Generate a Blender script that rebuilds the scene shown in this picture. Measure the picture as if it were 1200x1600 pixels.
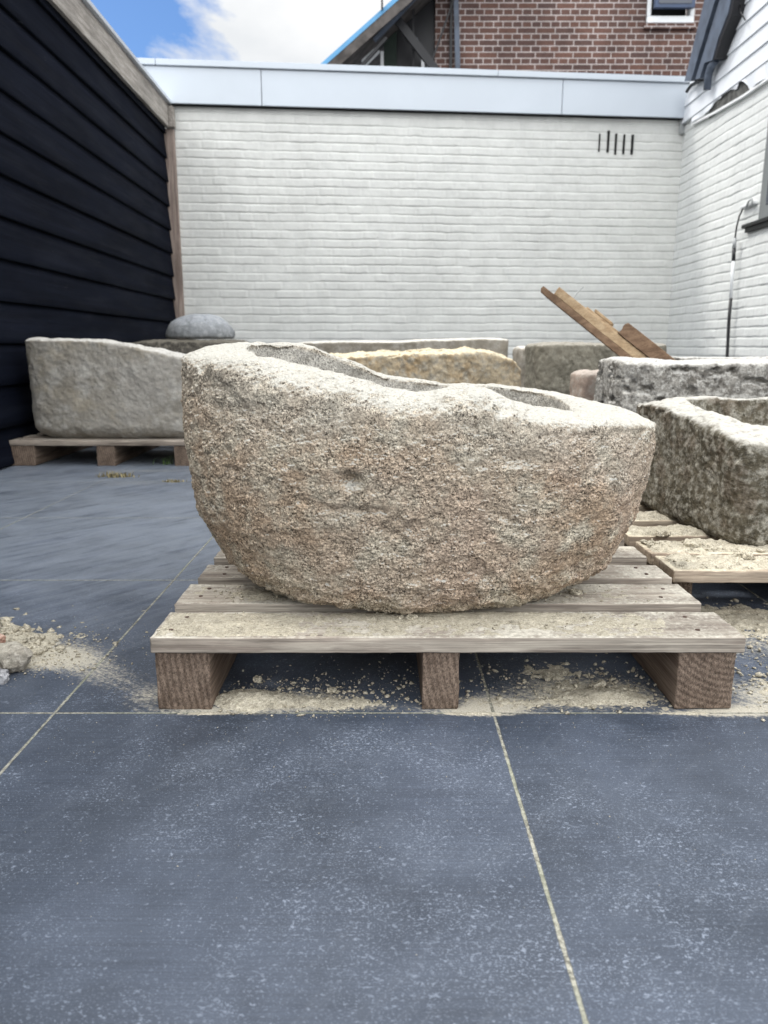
import bpy, math, random
import numpy as np
from mathutils import Vector, Matrix

for o in list(bpy.data.objects):
    bpy.data.objects.remove(o)
C = bpy.context.scene.collection
R = math.radians

# ------------------------------------------------------------------ camera, sky, sun, exposure
CAM_H, FOC, PITCH = 0.49, 1180.0, 12.4          # focal length in photo pixels (1200x1600)
cam = bpy.data.cameras.new('camera')
cam.sensor_fit = 'VERTICAL'; cam.sensor_height = 36; cam.sensor_width = 27
cam.lens = 36 * FOC / 1600
cam.clip_start = 0.02; cam.clip_end = 500
cam.dof.use_dof = True; cam.dof.focus_distance = 1.12; cam.dof.aperture_fstop = 26.5 / 3.4
co = bpy.data.objects.new('camera', cam); C.objects.link(co)
co.location = (0, 0, CAM_H); co.rotation_euler = (R(90 - PITCH), 0, 0)
bpy.context.scene.camera = co

SUN_EL, SUN_AZ = 56, -62                        # azimuth from +Y, negative towards -X
world = bpy.data.worlds.new('World'); bpy.context.scene.world = world
world.use_nodes = True
nt = world.node_tree; nt.nodes.clear()
wo = nt.nodes.new('ShaderNodeOutputWorld'); bg = nt.nodes.new('ShaderNodeBackground')
sky = nt.nodes.new('ShaderNodeTexSky'); sky.sky_type = 'NISHITA'; sky.sun_disc = False
sky.sun_elevation = R(SUN_EL); sky.sun_rotation = R(SUN_AZ)
sky.air_density = 1.0; sky.dust_density = 0.6; sky.ozone_density = 1.6
tc = nt.nodes.new('ShaderNodeTexCoord')
# clouds: broad banks of white over the sky
def wnode(t, **k):
    n = nt.nodes.new(t)
    for a, b in k.items(): setattr(n, a, b)
    return n
mp = wnode('ShaderNodeMapping'); mp.inputs['Scale'].default_value = (1, 1, 1.7)
nt.links.new(tc.outputs['Generated'], mp.inputs['Vector'])
n1 = wnode('ShaderNodeTexNoise'); n1.inputs['Scale'].default_value = 3.4; n1.inputs['Detail'].default_value = 9
n1.inputs['Roughness'].default_value = 0.62; n1.inputs['Distortion'].default_value = 0.25
nt.links.new(mp.outputs[0], n1.inputs['Vector'])
sep = wnode('ShaderNodeSeparateXYZ'); nt.links.new(tc.outputs['Generated'], sep.inputs[0])
# a clear patch of blue on the left of the view: distance of the direction from it
vd = wnode('ShaderNodeVectorMath', operation='DISTANCE'); vd.inputs[1].default_value = (-0.36, 0.84, 0.40)
nt.links.new(tc.outputs['Generated'], vd.inputs[0])
ma = wnode('ShaderNodeMapRange'); ma.inputs['From Min'].default_value = 0.10; ma.inputs['From Max'].default_value = 0.30
ma.inputs['To Min'].default_value = -0.10; ma.inputs['To Max'].default_value = 0.17
nt.links.new(vd.outputs['Value'], ma.inputs['Value'])
ad = wnode('ShaderNodeMath', operation='ADD'); nt.links.new(n1.outputs['Fac'], ad.inputs[0]); nt.links.new(ma.outputs[0], ad.inputs[1])
cr = wnode('ShaderNodeMapRange'); cr.inputs['From Min'].default_value = 0.49; cr.inputs['From Max'].default_value = 0.60
nt.links.new(ad.outputs[0], cr.inputs['Value'])
n2 = wnode('ShaderNodeTexNoise'); n2.inputs['Scale'].default_value = 5.0; n2.inputs['Detail'].default_value = 5
nt.links.new(mp.outputs[0], n2.inputs['Vector'])
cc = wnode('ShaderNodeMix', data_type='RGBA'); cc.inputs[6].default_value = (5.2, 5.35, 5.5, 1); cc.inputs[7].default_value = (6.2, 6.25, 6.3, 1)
n2r = wnode('ShaderNodeMapRange'); n2r.inputs['From Min'].default_value = 0.4; n2r.inputs['From Max'].default_value = 0.6
nt.links.new(n2.outputs['Fac'], n2r.inputs['Value']); nt.links.new(n2r.outputs[0], cc.inputs[0])
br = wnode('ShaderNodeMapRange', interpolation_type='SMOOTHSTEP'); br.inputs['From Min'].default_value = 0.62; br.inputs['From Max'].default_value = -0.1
br.inputs['To Min'].default_value = 1.0; br.inputs['To Max'].default_value = 3.6  # unseen clouds behind the camera brightened to light the walls
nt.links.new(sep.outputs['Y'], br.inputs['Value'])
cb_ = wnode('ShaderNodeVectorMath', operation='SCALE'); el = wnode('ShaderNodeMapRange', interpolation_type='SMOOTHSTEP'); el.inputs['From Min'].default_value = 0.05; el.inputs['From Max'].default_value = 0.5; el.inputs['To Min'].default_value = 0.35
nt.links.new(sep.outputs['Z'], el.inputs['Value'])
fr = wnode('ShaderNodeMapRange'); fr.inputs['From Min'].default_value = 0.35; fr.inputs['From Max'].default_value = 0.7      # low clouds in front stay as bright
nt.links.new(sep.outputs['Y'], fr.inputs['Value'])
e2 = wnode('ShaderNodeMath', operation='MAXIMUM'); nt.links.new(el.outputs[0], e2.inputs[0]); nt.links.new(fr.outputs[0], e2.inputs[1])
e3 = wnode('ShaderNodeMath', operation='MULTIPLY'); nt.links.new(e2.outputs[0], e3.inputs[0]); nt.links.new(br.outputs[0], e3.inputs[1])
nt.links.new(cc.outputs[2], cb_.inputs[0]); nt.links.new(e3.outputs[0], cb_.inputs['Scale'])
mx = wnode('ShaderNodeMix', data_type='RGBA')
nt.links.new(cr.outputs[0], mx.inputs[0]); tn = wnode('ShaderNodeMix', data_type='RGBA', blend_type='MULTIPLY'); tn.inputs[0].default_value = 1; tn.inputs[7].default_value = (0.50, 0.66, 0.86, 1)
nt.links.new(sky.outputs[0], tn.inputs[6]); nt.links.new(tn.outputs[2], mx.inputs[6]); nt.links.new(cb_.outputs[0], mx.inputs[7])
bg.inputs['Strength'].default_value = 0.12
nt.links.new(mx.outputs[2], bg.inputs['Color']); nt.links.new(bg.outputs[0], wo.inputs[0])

sun = bpy.data.lights.new('sun', 'SUN'); sun.energy = 1.7; sun.angle = R(11); sun.color = (1.0, 0.96, 0.90)
so = bpy.data.objects.new('sun', sun); C.objects.link(so)
so.rotation_euler = Vector((-math.sin(R(SUN_AZ)) * math.cos(R(SUN_EL)), -math.cos(R(SUN_AZ)) * math.cos(R(SUN_EL)), -math.sin(R(SUN_EL)))).to_track_quat('-Z', 'Y').to_euler()

vs = bpy.context.scene.view_settings
vs.view_transform = 'Standard'; vs.look = 'None'; vs.gamma = 1; vs.use_curve_mapping = False
vs.exposure = 0.46
bpy.context.scene.cycles.max_bounces = 6
bpy.context.scene.cycles.use_denoising = True

# ------------------------------------------------------------------ helpers: pixel to a real point, noise, meshes, objects
_cp, _sp = math.cos(R(PITCH)), math.sin(R(PITCH))
def ray(px, py):
    xc = (px - 600) / FOC; yc = (800 - py) / FOC
    return xc, _cp + yc * _sp, -_sp + yc * _cp
def at_y(px, py, Y):
    r = ray(px, py); t = Y / r[1]; return (r[0] * t, Y, CAM_H + r[2] * t)
def at_x(px, py, X):
    r = ray(px, py); t = X / r[0]; return (X, r[1] * t, CAM_H + r[2] * t)

def _h(ix, iy, iz, seed):
    n = (ix * 374761393 + iy * 668265263 + iz * 1274126177 + seed * 974634777) & 0xffffffff
    n = ((n ^ (n >> 13)) * 1103515245) & 0xffffffff
    n = ((n ^ (n >> 15)) * 2246822519) & 0xffffffff
    return ((n ^ (n >> 16)) & 0xffffff) / float(0xffffff) * 2 - 1
def noise(P, scale, seed=0):
    """value noise of points (N,3) in -1..1"""
    Q = P * scale + 1000.0 + seed * 7.31
    I = np.floor(Q).astype(np.int64); F = Q - I
    F = F * F * F * (F * (F * 6 - 15) + 10)
    out = 0
    for dx in (0, 1):
        wx = F[:, 0] if dx else 1 - F[:, 0]
        for dy in (0, 1):
            wy = F[:, 1] if dy else 1 - F[:, 1]
            for dz in (0, 1):
                wz = F[:, 2] if dz else 1 - F[:, 2]
                out = out + wx * wy * wz * _h(I[:, 0] + dx, I[:, 1] + dy, I[:, 2] + dz, seed)
    return out
def fbm(P, scale, octaves=4, rough=0.5, seed=0, ridge=False):
    a, s, t = 1.0, 0.0, 0.0
    for k in range(octaves):
        n = noise(P, scale * 2.03 ** k, seed + k * 17)
        if ridge: n = 1 - 2 * np.abs(n)
        s = s + a * n; t += a; a *= rough
    return s / t
def sstep(a, b, x):
    t = np.clip((x - a) / (b - a), 0, 1); return t * t * (3 - 2 * t)

def link(name, me, mat, parent=None, smooth=True):
    o = bpy.data.objects.new(name, me); C.objects.link(o)
    if mat: me.materials.append(mat)
    if smooth: me.polygons.foreach_set('use_smooth', [True] * len(me.polygons))
    if parent: o.parent = parent
    return o
def mesh(name, V, F):
    """V (N,3) array, F (M,4) array of quads (or list of faces)"""
    me = bpy.data.meshes.new(name)
    V = np.asarray(V, dtype=np.float64)
    if isinstance(F, np.ndarray):
        me.vertices.add(len(V)); me.vertices.foreach_set('co', V.ravel())
        k = F.shape[1]
        me.loops.add(F.size); me.loops.foreach_set('vertex_index', F.ravel().astype(np.int32))
        me.polygons.add(len(F)); me.polygons.foreach_set('loop_start', np.arange(0, F.size, k, dtype=np.int32))
        me.update(calc_edges=True)
    else:
        me.from_pydata([tuple(v) for v in V], [], F); me.update()
    return me
def grid_faces(ni, nj, wrap_j=False):
    """quads of a grid of ni rows, nj columns (index i*nj+j)"""
    i = np.arange(ni - 1)[:, None]; j = np.arange(nj if wrap_j else nj - 1)[None, :]
    j2 = (j + 1) % nj
    a = i * nj + j; b = i * nj + j2; c = (i + 1) * nj + j2; d = (i + 1) * nj + j
    return np.stack([a + 0 * j, b, c, d + 0 * j], -1).reshape(-1, 4)
def empty(name, loc=(0, 0, 0), rz=0):
    o = bpy.data.objects.new(name, None); C.objects.link(o)
    o.location = loc; o.rotation_euler = (0, 0, rz); o.empty_display_size = 0.1
    return o
def tag(o, label=None, cat=None, group=None, kind=None):
    if label: o['label'] = label
    if cat: o['category'] = cat
    if group: o['group'] = group
    if kind: o['kind'] = kind
    return o

class MB:
    """collects boxes, prisms and tubes into one mesh"""
    def __init__(s): s.v = []; s.f = []
    def add(s, V, F):
        k = len(s.v); s.v += [tuple(v) for v in V]; s.f += [[i + k for i in f] for f in F]; return s
    def box(s, x0, x1, y0, y1, z0, z1, M=None):
        V = [(x, y, z) for x in (x0, x1) for y in (y0, y1) for z in (z0, z1)]
        if M: V = [M @ Vector(v) for v in V]
        return s.add(V, [(0, 1, 3, 2), (4, 6, 7, 5), (0, 4, 5, 1), (2, 3, 7, 6), (0, 2, 6, 4), (1, 5, 7, 3)])
    def prism(s, poly, axis, a, b):
        """poly of 2D points extruded along axis ('x': poly is (y,z); 'y': poly is (x,z))"""
        n = len(poly)
        mk = (lambda p, t: (t, p[0], p[1])) if axis == 'x' else (lambda p, t: (p[0], t, p[1]))
        V = [mk(p, a) for p in poly] + [mk(p, b) for p in poly]
        F = [list(range(n))[::-1], list(range(n, 2 * n))] + [[i, (i + 1) % n, n + (i + 1) % n, n + i] for i in range(n)]
        return s.add(V, F)
    def tube(s, pts, r, n=10):
        pts = [Vector(p) for p in pts]; rings = []
        for i, p in enumerate(pts):
            t = (pts[min(i + 1, len(pts) - 1)] - pts[max(i - 1, 0)]).normalized()
            u = t.orthogonal().normalized() if i == 0 else (u - t * u.dot(t)).normalized()
            w = t.cross(u); rr = r[i] if isinstance(r, (list, tuple)) else r
            rings.append([p + (u * math.cos(a) + w * math.sin(a)) * rr for a in [2 * math.pi * k / n for k in range(n)]])
        V = [v for q in rings for v in q]
        F = [[i * n + k, i * n + (k + 1) % n, (i + 1) * n + (k + 1) % n, (i + 1) * n + k] for i in range(len(pts) - 1) for k in range(n)]
        F += [list(range(n))[::-1], list(range((len(pts) - 1) * n, len(pts) * n))]
        return s.add(V, F)
    def build(s, name, mat, parent=None, smooth=False, bevel=0):
        me = bpy.data.meshes.new(name); me.from_pydata(s.v, [], s.f); me.update()
        import bmesh
        bm = bmesh.new(); bm.from_mesh(me); bmesh.ops.recalc_face_normals(bm, faces=bm.faces)
        if bevel: bmesh.ops.bevel(bm, geom=bm.edges[:], offset=bevel, segments=2, affect='EDGES', clamp_overlap=True)
        bm.to_mesh(me); bm.free()
        return link(name, me, mat, parent, smooth)

def round_box(name, size, r, step, mat, parent=None, loc=(0, 0, 0), rot=None, disp=None, power=2):
    """a box of given full size centred at the origin, corners rounded by r, gridded at step, displaced by disp(P, N)"""
    h = np.array(size) / 2.0
    ax = []
    for k in range(3):
        n = max(2, int(round(size[k] / (step[k] if isinstance(step, (tuple, list)) else step))))
        inner = np.linspace(-(h[k] - r), h[k] - r, n + 1)
        edge = np.array([1.0, 0.66, 0.33]) * r
        ax.append(np.concatenate([-(h[k] - r) - edge, inner, (h[k] - r) + edge[::-1]]))
    Vs, Fs, base = [], [], 0
    for k in range(3):
        a, b = [(1, 2), (2, 0), (0, 1)][k]
        for sg in (-1, 1):
            A, B = np.meshgrid(ax[a], ax[b], indexing='ij')
            P = np.zeros(A.shape + (3,)); P[..., a] = A; P[..., b] = B; P[..., k] = sg * h[k]
            f = grid_faces(A.shape[0], A.shape[1])
            if sg < 0: f = f[:, ::-1]
            Vs.append(P.reshape(-1, 3)); Fs.append(f + base); base += A.size
    V = np.concatenate(Vs); F = np.concatenate(Fs)
    # weld
    key = np.round(V / 1e-6).astype(np.int64)
    _, idx, inv = np.unique(key, axis=0, return_index=True, return_inverse=True)
    V = V[idx]; F = inv.reshape(-1)[F]
    q = np.clip(V, -(h - r), h - r); d = V - q; L = np.linalg.norm(d, axis=1)[:, None]
    Nn = np.where(L > 1e-9, d / np.maximum(L, 1e-9), 0)
    V = q + Nn * r
    if disp is not None: V = V + disp(V, Nn)
    if rot is not None: V = V @ np.array(rot).T
    V = V + np.array(loc)
    return link(name, mesh(name, V, F), mat, parent)

# ------------------------------------------------------------------ material helper
class NM:
    def __init__(s, name, rough=0.8, spec=0.3):
        s.m = bpy.data.materials.new(name); s.m.use_nodes = True
        s.t = s.m.node_tree; s.t.nodes.clear()
        s.out = s.t.nodes.new('ShaderNodeOutputMaterial'); s.b = s.t.nodes.new('ShaderNodeBsdfPrincipled')
        s.t.links.new(s.b.outputs[0], s.out.inputs[0])
        s.b.inputs['Roughness'].default_value = rough
        s.b.inputs['Specular IOR Level'].default_value = spec
        s.co = s.t.nodes.new('ShaderNodeTexCoord').outputs['Object']
    def n(s, t, **k):
        x = s.t.nodes.new(t)
        for a, b in k.items(): setattr(x, a, b)
        return x
    def set(s, sock, v):
        if isinstance(v, bpy.types.NodeSocket): s.t.links.new(v, sock)
        elif isinstance(v, (tuple, list)) and len(v) == 3 and sock.type == 'RGBA': sock.default_value = (*v, 1)
        else: sock.default_value = v
    def scaled(s, sc, vec=None, off=(0, 0, 0), rot=(0, 0, 0)):
        m = s.n('ShaderNodeMapping'); src = vec or s.co
        if any(rot):                                        # turn first, stretch afterwards
            q = s.n('ShaderNodeMapping'); s.set(q.inputs['Vector'], src); q.inputs['Rotation'].default_value = rot; src = q.outputs[0]
        s.set(m.inputs['Vector'], src)
        m.inputs['Scale'].default_value = sc; m.inputs['Location'].default_value = off
        return m.outputs[0]
    def noise(s, scale, detail=4, rough=0.55, vec=None, dist=0.0):
        x = s.n('ShaderNodeTexNoise'); s.set(x.inputs['Vector'], vec or s.co)
        x.inputs['Scale'].default_value = scale; x.inputs['Detail'].default_value = detail
        x.inputs['Roughness'].default_value = rough; x.inputs['Distortion'].default_value = dist
        return x.outputs['Fac']
    def voro(s, scale, vec=None, feature='F1', out='Distance', rnd=1.0):
        x = s.n('ShaderNodeTexVoronoi', feature=feature); s.set(x.inputs['Vector'], vec or s.co)
        x.inputs['Scale'].default_value = scale; x.inputs['Randomness'].default_value = rnd
        return x.outputs[out]
    def rng(s, v, a, b, c=0.0, d=1.0):
        x = s.n('ShaderNodeMapRange', interpolation_type='SMOOTHSTEP'); s.set(x.inputs['Value'], v)
        x.inputs['From Min'].default_value = a; x.inputs['From Max'].default_value = b
        x.inputs['To Min'].default_value = c; x.inputs['To Max'].default_value = d
        return x.outputs[0]
    def math(s, op, a, b=0.0):
        x = s.n('ShaderNodeMath', operation=op); s.set(x.inputs[0], a); s.set(x.inputs[1], b); return x.outputs[0]
    def mix(s, f, a, b):
        x = s.n('ShaderNodeMix', data_type='RGBA'); s.set(x.inputs[0], f); s.set(x.inputs[6], a); s.set(x.inputs[7], b); return x.outputs[2]
    def mulc(s, a, v):
        x = s.n('ShaderNodeMix', data_type='RGBA', blend_type='MULTIPLY'); x.inputs[0].default_value = 1
        s.set(x.inputs[6], a)
        c = s.n('ShaderNodeCombineColor'); [s.set(c.inputs[i], v) for i in range(3)]
        s.set(x.inputs[7], c.outputs[0]); return x.outputs[2]
    def sepn(s, what='Normal'):
        g = s.n('ShaderNodeNewGeometry'); x = s.n('ShaderNodeSeparateXYZ'); s.set(x.inputs[0], g.outputs[what]); return x.outputs
    def seco(s, vec=None):
        x = s.n('ShaderNodeSeparateXYZ'); s.set(x.inputs[0], vec or s.co); return x.outputs
    def attr(s, name):
        return s.n('ShaderNodeAttribute', attribute_name=name).outputs['Fac']
    def rand(s):
        return s.n('ShaderNodeObjectInfo').outputs['Random']
    def color(s, c): s.set(s.b.inputs['Base Color'], c)
    def rough(s, c): s.set(s.b.inputs['Roughness'], c)
    def bump(s, hgt, dist, strength=1.0):
        x = s.n('ShaderNodeBump'); x.inputs['Strength'].default_value = strength; x.inputs['Distance'].default_value = dist
        s.set(x.inputs['Height'], hgt)
        if getattr(s, '_bn', None): s.set(x.inputs['Normal'], s._bn)
        s._bn = x.outputs[0]; s.set(s.b.inputs['Normal'], s._bn)

def flat_mat(name, col, rough=0.5, spec=0.4, metal=0.0, var=0.12, scale=6, bump=0.0):
    m = NM(name, rough, spec); n = m.noise(scale, 5, 0.6)
    m.color(m.mulc(m.mix(0, col, col), m.rng(n, 0.3, 0.7, 1 - var, 1 + var)))
    m.b.inputs['Metallic'].default_value = metal
    if bump: m.bump(m.noise(scale * 12, 3), bump)
    return m.m

def stone_mat(name, cols, scale=1.0, grain=0.5, dust=(0.55, 0.53, 0.47), dust_amt=0.8, pit=0.5, bump=0.0012, patch=None, fine=1.0, inner=None, zband=None, midk=2.2, up0=0.42, up1=1.05, px=None):
    """cols: dark, mid, light.  Grainy weathered stone; pale powder lies on faces that point up"""
    m = NM(name, 0.95, 0.15)
    big = m.noise(5 * scale, 5, 0.6, dist=0.4); med = m.noise(22 * scale, 5, 0.65)
    c = m.mix(m.rng(big, 0.38, 0.62), cols[0], cols[1])
    c = m.mix(m.rng(med, 0.42, 0.66), c, cols[2])
    if patch:
        pm = m.math('MULTIPLY', m.rng(m.noise(7 * scale, 4, 0.6, vec=m.scaled((1, 1, 1), off=(3.3, 1.2, 7.7))), 0.50, 0.62), m.rng(med, 0.3, 0.55))
        if px is not None: pm = m.math('MULTIPLY', pm, m.rng(m.seco()[0], px[0], px[1], 0.25, 1.0))
        c = m.mix(m.math('MULTIPLY', pm, patch[1]), c, patch[0])
    if zband:
        zc = m.seco()[2]; zn = m.math('ADD', zc, m.math('MULTIPLY', m.math('SUBTRACT', m.noise(9, 5, 0.65, vec=m.scaled((1, 1, 1), off=(6, 1, 2))), 0.5), 0.26))
        c = m.mix(m.math('MULTIPLY', m.rng(m.math('ADD', zn, m.math('MULTIPLY', m.seco()[0], 0.12)), 0.20, 0.34), 0.75), c, zband)
        c = m.mix(m.math('MULTIPLY', m.rng(zn, 0.045, -0.02), 0.6), c, (0.37, 0.335, 0.26))
    g1 = m.noise(300 * fine, 3, 0.75); g2 = m.noise(620 * fine, 2, 0.7)
    g = m.math('ADD', m.math('MULTIPLY', m.math('SUBTRACT', g1, 0.5), 2.4), m.math('MULTIPLY', m.math('SUBTRACT', g2, 0.5), 1.6))
    mid = m.noise(75 * fine, 5, 0.75, vec=m.scaled((0.8, 0.8, 1.25)), dist=0.3)
    amp = m.rng(m.noise(28 * fine, 3, 0.6, vec=m.scaled((1, 1, 1), off=(4, 4, 1))), 0.35, 0.65, 0.55, 1.25)
    gg = m.math('ADD', m.math('MULTIPLY', m.math('MULTIPLY', g, grain), amp), m.math('MULTIPLY', m.math('SUBTRACT', mid, 0.5), grain * midk))
    c = m.mulc(c, m.math('MAXIMUM', m.math('ADD', 1.0, gg), 0.12))
    v = m.voro(150 * fine); v2 = m.noise(55 * fine, 3, 0.7)
    pits = m.math('MULTIPLY', m.rng(v, 0.34, 0.12), m.rng(v2, 0.5, 0.62))
    c = m.mix(m.math('MULTIPLY', pits, pit), c, tuple(q * 0.35 for q in cols[0]))
    nz = m.sepn()[2]
    up = m.rng(m.math('ADD', nz, m.math('MULTIPLY', m.math('SUBTRACT', m.noise(60, 4, 0.7), 0.5), 1.1)), up0, up1)
    if inner: c = m.mix(m.math('MULTIPLY', m.attr('inner'), 0.75), c, m.mulc(m.mix(0, inner, inner), m.math('ADD', 1.0, m.math('MULTIPLY', gg, 0.6))))
    c = m.mix(m.math('MULTIPLY', up, dust_amt), c, m.mulc(m.mix(0, dust, dust), m.math('ADD', 1.0, m.math('MULTIPLY', g, 0.22))))
    m.color(c)
    m.bump(m.math('ADD', m.noise(130 * fine, 4, 0.7), m.math('MULTIPLY', pits, -0.5)), bump * 1.6)
    m.bump(g1, bump)
    return m.m

def wood_mat(name, light, dark, along='x', dust=0.0, dustc=(0.55, 0.50, 0.38), rough=0.8, endaxis=None, grain=1.0):
    m = NM(name, rough, 0.2)
    rnd = m.rand()
    comb = m.n('ShaderNodeCombineXYZ')
    for i in range(3): m.set(comb.inputs[i], m.math('MULTIPLY', rnd, (3.7, 5.1, 9.3)[i]))
    va = m.n('ShaderNodeVectorMath', operation='ADD'); m.set(va.inputs[0], m.co); m.set(va.inputs[1], comb.outputs[0]); vec = va.outputs[0]
    st = {'x': (1.6, 26, 26), 'y': (26, 1.6, 26), 'z': (26, 26, 1.6)}[along]
    g1 = m.noise(2.2, 6, 0.62, vec=m.scaled(st, vec), dist=0.6)
    st2 = {'x': (6, 420, 420), 'y': (420, 6, 420), 'z': (420, 420, 6)}[along]
    g2 = m.noise(1.0, 4, 0.6, vec=m.scaled(st2, vec))
    c = m.mix(m.rng(g1, 0.35, 0.65), dark, light)
    c = m.mulc(c, m.rng(g2, 0.2, 0.8, 1 - 0.45 * grain, 1 + 0.35 * grain))
    c = m.mulc(c, m.rng(m.noise(3, 3, 0.6, vec=vec), 0.3, 0.7, 0.8, 1.15))
    h = m.math('ADD', m.math('MULTIPLY', g1, 0.6), m.math('MULTIPLY', g2, 0.5))
    if endaxis is not None:   # growth rings on the sawn ends
        w = m.n('ShaderNodeTexWave', wave_type='RINGS', rings_direction='Y', wave_profile='SIN')
        m.set(w.inputs['Vector'], m.scaled((1, 0.05, 1), m.co, off=(-0.79, 0, -0.13)))
        w.inputs['Scale'].default_value = 36; w.inputs['Distortion'].default_value = 1.2; w.inputs['Detail'].default_value = 2; w.inputs['Detail Scale'].default_value = 0.5
        fz = m.noise(330, 4, 0.85, vec=m.scaled((1.4, 0.4, 0.8), vec))
        e = m.mix(m.rng(m.math('ADD', w.outputs['Fac'], m.math('MULTIPLY', m.math('SUBTRACT', m.noise(24, 5, 0.75, vec=vec), 0.5), 4.5)), -0.6, 1.6), tuple(q * 0.78 for q in dark), tuple(q * 0.95 for q in light))
        e = m.mulc(e, m.rng(fz, 0.3, 0.7, 0.4, 1.7))
        ny = m.math('ABSOLUTE', m.sepn()[endaxis])
        k = m.rng(ny, 0.6, 0.9); c = m.mix(k, c, e)
        h = m.math('ADD', h, m.math('MULTIPLY', k, m.math('ADD', m.math('MULTIPLY', fz, 1.6), m.math('MULTIPLY', w.outputs['Fac'], 0.15))))
    if dust:
        nz = m.sepn()[2]
        d = m.noise(9, 5, 0.65, vec=vec); d2 = m.noise(120, 4, 0.75)
        k = m.math('MULTIPLY', m.rng(nz, 0.5, 0.9), m.rng(m.math('ADD', d, m.math('MULTIPLY', d2, 0.6)), 0.62, 0.98))
        k = m.math('MULTIPLY', k, dust)
        c = m.mix(k, c, m.mulc(m.mix(0, dustc, dustc), m.rng(d2, 0.25, 0.75, 0.82, 1.12)))
        h = m.math('ADD', h, m.math('MULTIPLY', m.math('MULTIPLY', d2, k), 1.5))
    m.color(c); m.bump(h, 0.0011)
    return m.m

# ------------------------------------------------------------------ materials
def ground_mat():
    m = NM('dark_slate_tiles', 0.42, 0.5)
    xy = m.seco()
    T, X0, Y0 = 0.6, -0.4504, 0.949
    def jd(c, o):
        f = m.math('FRACT', m.math('DIVIDE', m.math('SUBTRACT', c, o - 60.0), T))
        return m.math('MULTIPLY', m.math('MINIMUM', f, m.math('SUBTRACT', 1.0, f)), T)
    wob = m.math('MULTIPLY', m.math('SUBTRACT', m.noise(45, 4, 0.6), 0.5), 0.0024)
    d = m.math('ADD', m.math('MINIMUM', jd(xy[0], X0), jd(xy[1], Y0)), wob)
    joint = m.rng(d, 0.0027, 0.0013)
    tile = m.n('ShaderNodeCombineXYZ')
    m.set(tile.inputs[0], m.math('FLOOR', m.math('DIVIDE', m.math('SUBTRACT', xy[0], X0 - 60.0), T)))
    m.set(tile.inputs[1], m.math('FLOOR', m.math('DIVIDE', m.math('SUBTRACT', xy[1], Y0 - 60.0), T)))
    wn = m.n('ShaderNodeTexWhiteNoise', noise_dimensions='2D'); m.set(wn.inputs['Vector'], tile.outputs[0]); tv = wn.outputs['Value']
    # each tile has its own run of the pattern
    sh = m.n('ShaderNodeVectorMath', operation='MULTIPLY'); m.set(sh.inputs[0], tile.outputs[0]); sh.inputs[1].default_value = (3.17, 5.31, 0)
    va = m.n('ShaderNodeVectorMath', operation='ADD'); m.set(va.inputs[0], m.co); m.set(va.inputs[1], sh.outputs[0]); vec = va.outputs[0]
    cloud = m.noise(3.2, 5, 0.6, vec=vec, dist=0.5); cl2 = m.noise(11, 5, 0.65, vec=vec)
    c = m.mix(m.rng(cloud, 0.32, 0.68), (0.033, 0.042, 0.059), (0.058, 0.072, 0.100))
    c = m.mulc(c, m.rng(tv, 0, 1, 0.88, 1.12)); c = m.mulc(c, m.rng(cl2, 0.3, 0.7, 0.92, 1.09))
    scr = m.noise(1.0, 4, 0.7, vec=m.scaled((7, 520, 1), vec)); c = m.mulc(c, m.rng(scr, 0.25, 0.75, 0.80, 1.22))
    grn = m.noise(900, 2, 0.8, vec=vec); c = m.mulc(c, m.rng(grn, 0.25, 0.75, 0.72, 1.32))
    dens = m.rng(m.math('ADD', m.noise(4.3, 5, 0.62, vec=m.scaled((1, 1, 1), vec, off=(9, 4, 2))), m.math('MULTIPLY', cl2, 0.45)), 0.55, 0.90, 0.0, 0.06)
    f1 = m.noise(230, 3, 0.6, vec=m.scaled((0.8, 1.15, 1), vec), dist=0.35)
    f2 = m.noise(500, 2, 0.6, vec=m.scaled((0.8, 1.15, 1), vec, off=(5, 2, 1)), dist=0.3)
    fl = m.math('MAXIMUM', m.rng(m.math('ADD', f1, dens), 0.640, 0.68), m.math('MULTIPLY', m.rng(m.math('ADD', f2, dens), 0.618, 0.67), 0.7))
    f3 = m.noise(52, 4, 0.6, vec=m.scaled((0.7, 1.3, 1), vec, off=(2, 8, 1)), dist=1.6)
    fl = m.math('MAXIMUM', fl, m.math('MULTIPLY', m.rng(m.math('ADD', f3, dens), 0.68, 0.76), 0.4))
    c = m.mix(m.math('MULTIPLY', fl, m.rng(m.noise(17, 4, 0.7, vec=vec), 0.35, 0.65, 0.28, 0.72)), c, (0.23, 0.265, 0.33))
    haze = m.noise(3.0, 6, 0.7, vec=m.scaled((1, 1.1, 1), off=(1, 2, 3)), dist=0.4)
    c = m.mix(m.math('MULTIPLY', m.rng(haze, 0.42, 0.72), 0.07), c, (0.16, 0.185, 0.235))
    # swept streaks, powder, and reflected sky and wall painted as paler tone
    dust = m.attr('dust'); sweep_sheen = m.attr('sweep_sheen')
    sa = m.noise(1.0, 5, 0.65, vec=m.scaled((5, 38, 1), rot=(0, 0, R(-50))), dist=0.8)
    sb = m.noise(1.0, 5, 0.7, vec=m.scaled((8, 170, 1), rot=(0, 0, R(40))), dist=0.8)
    swn = m.noise(4.5, 6, 0.7, vec=m.scaled((1, 2.2, 1), rot=(0, 0, R(-50)), off=(3, 1, 0)), dist=0.9)
    c = m.mix(m.math('MULTIPLY', sweep_sheen, m.rng(swn, 0.35, 0.65, 0.0, 0.60)), c, (0.18, 0.205, 0.255))
    c = m.mix(m.math('MULTIPLY', m.rng(m.math('ADD', sa, m.math('MULTIPLY', sweep_sheen, 0.25)), 0.50, 0.82), m.math('ADD', 0.10, m.math('MULTIPLY', sweep_sheen, 0.5))), c, (0.20, 0.225, 0.26))
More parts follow.
